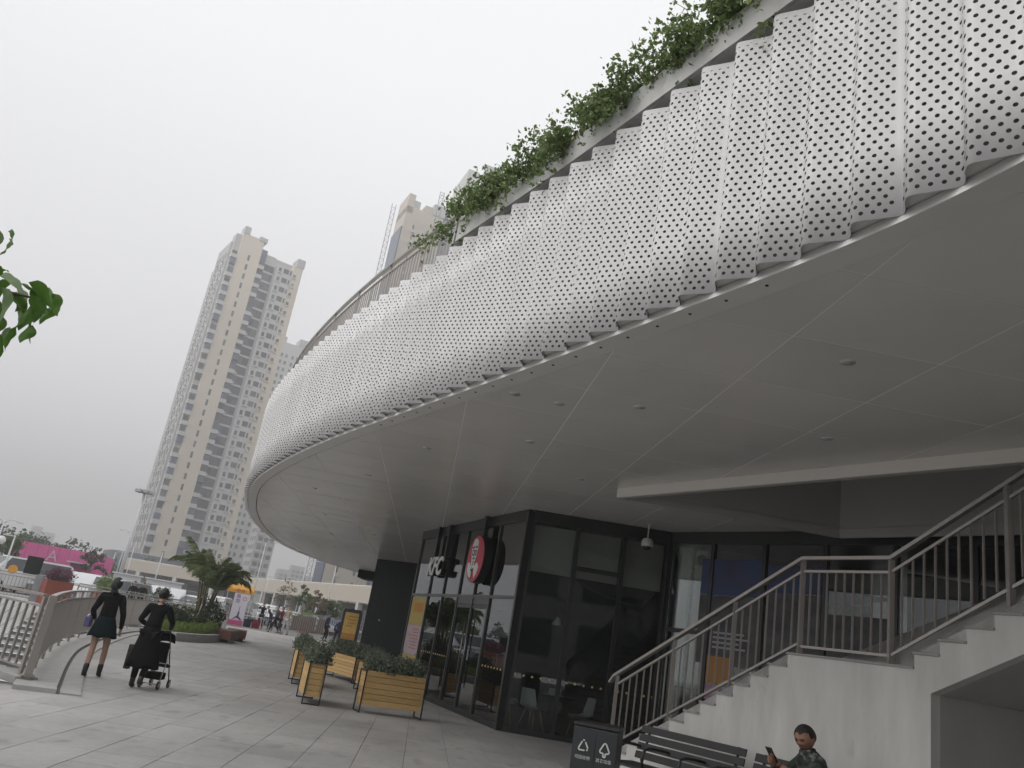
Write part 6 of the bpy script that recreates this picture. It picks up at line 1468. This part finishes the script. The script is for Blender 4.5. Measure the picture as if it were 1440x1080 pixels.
p = at(-29.9, 74); tree(tuple(p), 3.0, (1.8, 1.8), 'green tree at the left edge below the street lamp', M_lmid, n=1100, size=.3, trunk_h=.3, tw=.1)

# ------------------------------------------------------------------ residential towers
M_beige = mat('tower_beige', (.76, .68, .56), .8, var=.06, vscale=.08); M_tgrey = mat('tower_grey', (.56, .55, .54), .8, var=.10, vscale=.1); M_tlight = mat('tower_light', (.64, .63, .61), .8, var=.06, vscale=.1)
M_twin = mat('tower_window', (.13, .135, .155), .3, var=.4, vscale=.5, rnd=('island', .55)); M_tblue = mat('tower_blue_glass', (.14, .16, .23), .4, var=.35, vscale=.25); M_sill = mat('balcony_white', (.60, .59, .57), .7)
def tower_frame(az, D, turn):
    v = Vector((math.sin(R(az)), math.cos(R(az)), 0)); perp = Vector((v.y, -v.x, 0)); t_ = R(turn)
    u = perp * math.cos(t_) + v * math.sin(t_); w = v * math.cos(t_) - perp * math.sin(t_); o_ = v * D
    return o_, u, w
class TB:
    """boxes in tower coordinates: u right, w away, z up, gathered per part"""
    def __init__(s, o_, u, w): s.o, s.u, s.w = o_, u, w; s.p = {}
    def box(s, part, u0, u1, w0, w1, z0, z1):
        b = s.p.setdefault(part, MB()); vs_ = []
        for z in (z0, z1):
            for a_, c_ in ((u0, w0), (u1, w0), (u1, w1), (u0, w1)): q = s.o + s.u * a_ + s.w * c_; vs_.append((q.x, q.y, z))
        b.add(vs_, [(3, 2, 1, 0), (4, 5, 6, 7), (0, 1, 5, 4), (1, 2, 6, 5), (2, 3, 7, 6), (3, 0, 4, 7)])
    def done(s, root, mats, stuff=()):
        for k, b in s.p.items():
            o = b.build(k.split('/')[0], mats[k], root)
            if k in stuff: o['kind'] = 'stuff'
FH = 3.02
t1 = empty('residential_tower', (0, 0, 0), label='tall beige and grey residential tower with a plain beige strip of slit windows', cat='building')
o_, u, w = tower_frame(-21.45, 235, 12); t = TB(o_, u, w); H1_ = 104.5; NF = 33
t.box('wall/strip', 0, 6.5, 0, 3, 4, H1_)
t.box('wall/body', -2.2, 19.0, 2.6, 15, 0, H1_ - 3); t.box('wall/left', -1.6, .4, 1.0, 5, 4, H1_ - .5)
t.box('wall/left2', -1.6, 2, 15, 20, 4, H1_ - 8)
t.box('glazing', 6.5, 8.6, 1.6, 2.6, 4, H1_ - 2); t.box('glazing', 8.6, 11.8, 2.2, 3.4, 4, H1_ - 6)
t.box('wall/right', 11.8, 18.7, -1.2, 6, 4, H1_ - 6); t.box('wall/right_end', 16.6, 19.4, -1.6, 2.5, 4, H1_ - 4.5)
t.box('parapet', 0, 1.8, -.3, 3.3, H1_, H1_ + 2.2); t.box('parapet', 4.9, 7.3, -.3, 4, H1_ - .5, H1_ + .8); t.box('parapet', 17.2, 19.6, -1.8, 3, H1_ - 4.5, H1_ - 1.8); t.box('parapet', 7.8, 12, 3, 9, H1_ - 6, H1_ - 2.5)
for f in range(NF):
    z = 6 + f * FH
    if z > H1_ - 6: break
    t.box('window', 2.95, 3.55, -.06, .1, z, z + 1.7)                                   # slit windows in the strip
    if f % 6 != 5: t.box('balcony', -1.9, .0, -.7, 1.2, z - .9, z + .25)
    t.box('window', -1.5, -.05, .9, 1.1, z + .3, z + 1.9)
    t.box('window', 6.6, 8.3, 1.5, 1.62, z + .2, z + 2.0)
    if f % 6 != 2: t.box('balcony', 6.5, 8.4, .2, 1.6, z - .9, z + .25)
    for u0, u1 in ((8.8, 10.0), (10.2, 11.6)): t.box('window', u0, u1, 2.1, 2.25, z, z + 1.9)
    t.box('balcony', 8.6, 11.8, 1.9, 2.2, z - .9, z - .3)
    for u0, u1, h0 in ((12.4, 13.2, 1.3), (13.9, 15.5, 1.5), (15.9, 16.35, 1.4)): t.box('window', u0, u1, -1.27, -1.15, z, z + h0)
    t.box('window', 16.9, 17.7, -1.68, -1.55, z - .5, z + .6); t.box('balcony', 16.8, 17.9, -2.0, -1.6, z - .9, z - .5)
    t.box('balcony', 12.2, 13.5, -1.7, -1.2, z - .55, z - .15)
    for w0 in np.arange(4, 14, 2.7): t.box('window', -2.28, -2.15, w0, w0 + 1.3, z, z + 1.5)
    for w0 in (5.4, 10.8): t.box('balcony', -2.6, -2.2, w0, w0 + 1.4, z - .9, z - .1)
rt = random.Random(9)
for f in range(NF):
    z = 6 + f * FH
    if z > H1_ - 8: break
    for u_, w_ in ((13.3, -1.2), (15.6, -1.2), (16.5, -1.65), (8.5, 1.5)):
        if rt.random() < .45: t.box('air_conditioner', u_, u_ + .75, w_ - .35, w_, z - .5, z + .05)
    if rt.random() < .35: t.box('enclosed_balcony', 6.7, 8.3, .3, 1.4, z + .25, z + 1.9)
    if rt.random() < .3: t.box('enclosed_balcony', -1.7, -.1, -.6, .9, z + .25, z + 1.9)
t.done(t1, {'air_conditioner': M_sill, 'enclosed_balcony': M_tblue, 'wall/strip': M_beige, 'wall/body': M_tgrey, 'wall/left': M_tgrey, 'wall/left2': M_tgrey, 'glazing': M_tblue, 'wall/right': M_tlight, 'wall/right_end': M_beige, 'parapet': M_tgrey, 'window': M_twin, 'balcony': M_sill}, stuff=('window', 'balcony', 'air_conditioner', 'enclosed_balcony'))
pod = empty('tower_podium', (0, 0, 0), label='low dark grey curved podium at the foot of the residential tower', cat='building')
o_, u, w = tower_frame(-20.4, 195, 8); b = MB(); poly = [((o_ + u * (10.5 * math.cos(a_)) + w * (8 + 9 * math.sin(a_))).xy) for a_ in np.linspace(math.pi, 2 * math.pi, 15)]; b.prism([tuple(q) for q in poly] + [tuple((o_ + u * 11 + w * 20).xy), tuple((o_ - u * 11 + w * 20).xy)], 0, 7.7); b.build('podium_body', mat('podium_grey', (.16, .17, .19), .6, var=.2, vscale=.3), pod)
t = TB(o_, u, w); t.box('window', -6, -3, -1.4, -.6, 1, 4.5); t.box('window', 2, 5, -1.6, -.9, 1, 4.5); t.box('portal', -2.2, -1.6, -2.4, -.5, 0, 5.4); t.box('portal', .6, 1.2, -2.4, -.5, 0, 5.4); t.box('portal', -2.2, 1.2, -2.4, -.5, 5.4, 6.2)
t.done(pod, {'window': M_farglass, 'portal': M_cream})
def simple_tower(az, D, turn, w_, dep, Ht, label, cols, wallm, name='residential_tower', step=FH, top=True, side=True, blue=None):
    r = empty(name, (0, 0, 0), label=label, cat='building'); o_, u, w = tower_frame(az, D, turn); t = TB(o_, u, w); t.box('wall', 0, w_, 0, dep, 0, Ht)
    ms = {'wall': wallm, 'window': M_twin, 'balcony': M_sill, 'parapet': M_tgrey, 'glazing': M_tblue}
    if top: t.box('parapet', .5, w_ * .35, .5, dep * .5, Ht, Ht + 2.4); t.box('parapet', w_ * .7, w_ + .2, -.2, dep * .4, Ht, Ht + 3.2)
    if blue: t.box('glazing', -.30, -.02, blue[0], blue[1], 3, Ht - 6)
    f = 0
    while 5 + f * step < Ht - 4:
        z = 5 + f * step
        for u0, u1 in cols: t.box('window', u0, u1, -.10, .05, z, z + 1.5)
        if side:
            for w0 in np.arange(1.5, dep - 2, 3.2): t.box('window', -.08, .05, w0, w0 + 1.4, z, z + 1.5)
        if cols: t.box('balcony', cols[0][0] - .2, cols[0][1] + .3, -.8, -.0, z - .9, z - .1)
        f += 1
    t.done(r, ms, stuff=('window', 'balcony')); return r
simple_tower(-17.5, 330, 12, 15, 14, 1.6 + 330 * math.tan(R(17.4)), 'second grey residential tower rising just behind the right side of the beige one', [(1.2, 2.2), (3.2, 5.0), (6.0, 7.0), (8.6, 9.6), (10.6, 12.4)], M_tlight)
simple_tower(-15.3, 310, 12, 7, 12, 60, 'lower grey tower wing with wide glazed bays right of the residential towers', [(.8, 2.4), (2.9, 4.4), (4.9, 6.4)], M_tgrey)
# towers still under construction behind the canopy
c1_ = simple_tower(-10.45, 190, 14, 10.2, 8.5, 1.6 + 190 * math.tan(R(28.9)) - 1.5, 'cream tower under construction behind the roof railing, blue netting on its left edge', [(2.6, 2.9), (6.6, 7.0)], M_cream, side=False, blue=(.4, 8.3))
o_, u, w = tower_frame(-10.45, 190, 14); t = TB(o_, u, w); t.box('roof_step', 0, 1.8, 0, 8, 103, 108.6); t.box('roof_step', 5.0, 9.6, .5, 8, 103, 107.2); t.done(c1_, {'roof_step': M_cream})
def hoist(az, D, h, label):
    p = at(az, D); r = empty('construction_hoist', tuple(p), facing(az), label, 'hoist'); M_h = mat('hoist_steel', (.36, .36, .37), .5)
    for x in (-.5, .5):
        for y in (-.5, .5): MB().box((x, y, h / 2), (.16, .16, h)).build('leg', M_h, r)
    b = MB(); z = 0
    while z < h - 1.6:
        b.bar((-.5, -.5, z), (.5, -.5, z + 1.6), .09); b.bar((-.5, -.5, z + 1.6), (.5, -.5, z + 1.6), .09); b.bar((-.5, -.5, z), (-.5, .5, z + 1.6), .09); b.bar((.5, -.5, z), (.5, .5, z + 1.6), .09); z += 1.6
    o = b.build('lattice', M_h, r); o['kind'] = 'stuff'; return r
hoist(-11.45, 186, 1.6 + 186 * math.tan(R(28.3)), 'lattice hoist mast left of the cream tower under construction')
hoist(-8.0, 184, 1.6 + 184 * math.tan(R(29.9)), 'lattice hoist mast sticking up right of the cream tower under construction')
c3 = simple_tower(-6.3, 168, 14, 6.5, 11.5, 1.6 + 168 * math.tan(R(31.9)) - 4, 'grey tower under construction nearest the vines, with a steel frame on its roof', [(1.6, 2.8)], M_tgrey, side=False, blue=(.4, 11), top=False)
o_, u, w = tower_frame(-6.3, 168, 14); t = TB(o_, u, w); zt = 1.6 + 168 * math.tan(R(31.9)); t.box('roof_step', 0, 2.6, 0, 11, zt - 4, zt); t.box('roof_frame', 3.8, 8.2, 0, .5, zt + .6, zt + 2.8); t.box('roof_frame', 3.8, 4.3, 0, .5, zt - 4, zt + .6); t.done(c3, {'roof_step': M_tlight, 'roof_frame': M_tgrey})
simple_tower(-8.25, 200, 14, 3.6, 10, 1.6 + 200 * math.tan(R(28.9)), 'bluish netted tower between the two lattice hoists', [], M_tblue, side=False, top=False)
# faint far towers
for az_, D_, w_, h_, lb in ((-28.2, 950, 9, 1.6 + 950 * math.tan(R(2.3)), 'faint hazy tower far beyond the pink hoarding, left block'), (-27.55, 980, 11, 1.6 + 980 * math.tan(R(2.05)), 'faint hazy tower far beyond the pink hoarding, right block'),
      (-13.4, 620, 12, 28, 'faint hazy block beyond the arcade, leftmost of the three'), (-12.6, 600, 10, 31, 'faint hazy block beyond the arcade, middle of the three'), (-11.9, 640, 9, 27, 'faint hazy block beyond the arcade, rightmost of the three'), (-23.9, 700, 16, 17, 'faint low hazy block between the hoarding and the floodlight mast')):
    simple_tower(az_, D_, 8, w_, 12, h_, lb, [(w_ * .1, w_ * .3), (w_ * .4, w_ * .6), (w_ * .7, w_ * .9)], M_tgrey, name='distant_block', top=False)

nb_ = empty('added_reflection_block', (0, 0, 0), label='unseen grey block added behind the viewpoint to darken the shop glass reflections', cat='building')  # unseen block added behind the camera so the shop glass reflects less sky
b = MB(); b.prism([(-9, -40), (60, -40), (60, -24), (-9, -24)], 0, 9); b.build('wall', mat('added_block_wall', (.42, .41, .39), .8, var=.1, vscale=.3), nb_)
for i in range(11):
    for j in range(2): MB().box((-5 + i * 6, -23.95, 2.6 + j * 4.0), (4.2, .1, 2.4)).build('window', M_farglass, nb_)
# ------------------------------------------------------------------ leafy branch entering at the left
br = empty('overhanging_tree', (-4.3, 3.0, -.014), 0, label='overhanging tree branch with large glossy green leaves at the left edge', cat='tree')
BR = lambda az_, el_, D_: Vector((math.sin(R(az_)) * D_ + 4.3, math.cos(R(az_)) * D_ - 3.0, 1.6 + D_ * math.tan(R(el_)) + .014))
b = MB(); b.tube([(0, 0, 0), (.05, .0, 1.2), (.15, -.05, 2.6), (.1, 0, 4.2)], [.11, .09, .06, .03], 9); b.build('trunk', M_twig, br)
j0 = Vector((.13, -.03, 2.2)); MB().tube([j0, BR(-42, 16.5, 3.4), BR(-36.5, 15.9, 3.25), BR(-34.2, 15.3, 3.25), BR(-33.0, 15.2, 3.25)], [.03, .016, .006, .004, .002], 6).build('limb', M_twig, br)
MB().tube([BR(-42, 16.5, 3.4), BR(-37.5, 18.5, 3.4), BR(-35.4, 18.2, 3.35)], [.014, .008, .004], 6).build('limb', M_twig, br)
MB().tube([BR(-36.5, 15.6, 3.25), BR(-35.0, 14.2, 3.25), BR(-33.4, 13.1, 3.25)], [.006, .003, .002], 6).build('twig', M_twig, br)
MB().tube([BR(-34.2, 15.3, 3.25), BR(-32.2, 15.5, 3.2), BR(-31.3, 15.0, 3.2)], [.006, .004, .002], 6).build('twig', M_twig, br)
def big_leaf(p, d_, ln, wd_, roll=0.0, curl=.35):
    d_ = Vector(d_).normalized(); s_ = d_.cross(Vector((0, 0, 1)));
    if s_.length < .1: s_ = d_.cross(Vector((0, 1, 0)))
    s_.normalize(); s_ = Matrix.Rotation(roll, 3, d_) @ s_; up_ = s_.cross(d_).normalized(); vs_ = []; n = 8
    for i in range(n + 1):
        t_ = i / n; wv = wd_ * (math.sin(math.pi * t_ ** .75) ** .8) * (1 - .25 * t_); c_ = Vector(p) + d_ * ln * (t_ - .12 * curl * t_ * t_) - up_ * ln * curl * t_ * t_ * .6 + s_ * .006 * math.sin(t_ * 6)
        for k in (-1, -.5, 0, .5, 1): vs_.append(c_ + s_ * wv * .5 * k + up_ * (abs(k) * wv * .22 + .003 * math.sin(t_ * 14 + k)))
    b = MB(); b.add(vs_, [(i * 5 + k, i * 5 + k + 1, (i + 1) * 5 + k + 1, (i + 1) * 5 + k) for i in range(n) for k in range(4)], True); b.build('leaf', M_leafb, br)
rl = random.Random(5)
M_leafb2 = leaf_mat('branch_leaf_underside', (.16, .24, .10), (.22, .30, .15))
specs = [(-31.1, 15.3, -80, .10), (-31.5, 15.6, -60, .09), (-31.9, 15.7, -35, .11), (-32.3, 15.2, -60, .10), (-32.2, 14.7, -75, .10), (-32.9, 15.8, -20, .12), (-33.1, 15.3, -45, .12), (-33.3, 14.8, -60, .11), (-32.6, 14.2, -75, .10), (-32.0, 13.9, -80, .09), (-31.9, 13.4, -70, .08),
         (-33.6, 13.4, -85, .09), (-33.0, 12.9, -80, .09), (-32.7, 13.0, -70, .08), (-33.5, 12.4, -75, .10), (-34.0, 12.0, -85, .08), (-33.9, 15.6, -30, .12), (-34.2, 15.0, -55, .12), (-34.0, 14.2, -65, .10), (-34.6, 15.7, -20, .12), (-34.8, 14.6, -60, .11), (-34.7, 13.6, -75, .10), (-35.2, 15.3, -40, .12), (-35.3, 14.3, -60, .11),
         (-34.6, 16.2, -50, .08), (-34.9, 18.3, -45, .09), (-34.7, 17.9, -75, .08), (-35.4, 18.2, -60, .10), (-35.6, 16.6, -60, .10), (-33.4, 15.5, -10, .10), (-34.1, 16.0, -5, .10), (-32.6, 15.5, -50, .10), (-33.7, 14.9, -40, .11)]
for az_, el_, pt, ln_ in specs:
    M_leafb_ = M_leafb; a_ = rl.uniform(-.8, .8) + (0 if rl.random() < .7 else 2.6); pt = R(pt + rl.uniform(-8, 8)); roll_ = rl.uniform(-1.1, 1.1)
    big_leaf(BR(az_, el_ + .5, rl.uniform(3.05, 3.35)), (math.cos(a_) * math.cos(pt), math.sin(a_) * math.cos(pt), math.sin(pt)), ln_ * rl.uniform(.95, 1.15), ln_ * rl.uniform(.42, .56), roll_, rl.uniform(.1, .7))
for o_ in br.children:
    if o_.name.startswith('leaf') and rl.random() < .25: o_.data.materials[0] = M_leafb2

# ------------------------------------------------------------------ haze
b = MB(); b.add([(x, y, z) for z in (-5, 118) for x, y in ((-700, -60), (560, -60), (560, 1150), (-700, 1150))], [(3, 2, 1, 0), (4, 5, 6, 7), (0, 1, 5, 4), (1, 2, 6, 5), (2, 3, 7, 6), (3, 0, 4, 7)])
m = bpy.data.materials.new('haze_air'); m.use_nodes = True; n = m.node_tree.nodes; n.clear(); o = n.new('ShaderNodeOutputMaterial'); v = n.new('ShaderNodeVolumePrincipled')
v.inputs['Color'].default_value = (.995, .995, 1, 1); v.inputs['Density'].default_value = .0019; v.inputs['Anisotropy'].default_value = .2
m.node_tree.links.new(v.outputs[0], o.inputs['Volume'])
tag(b.build('haze', m), kind='stuff')
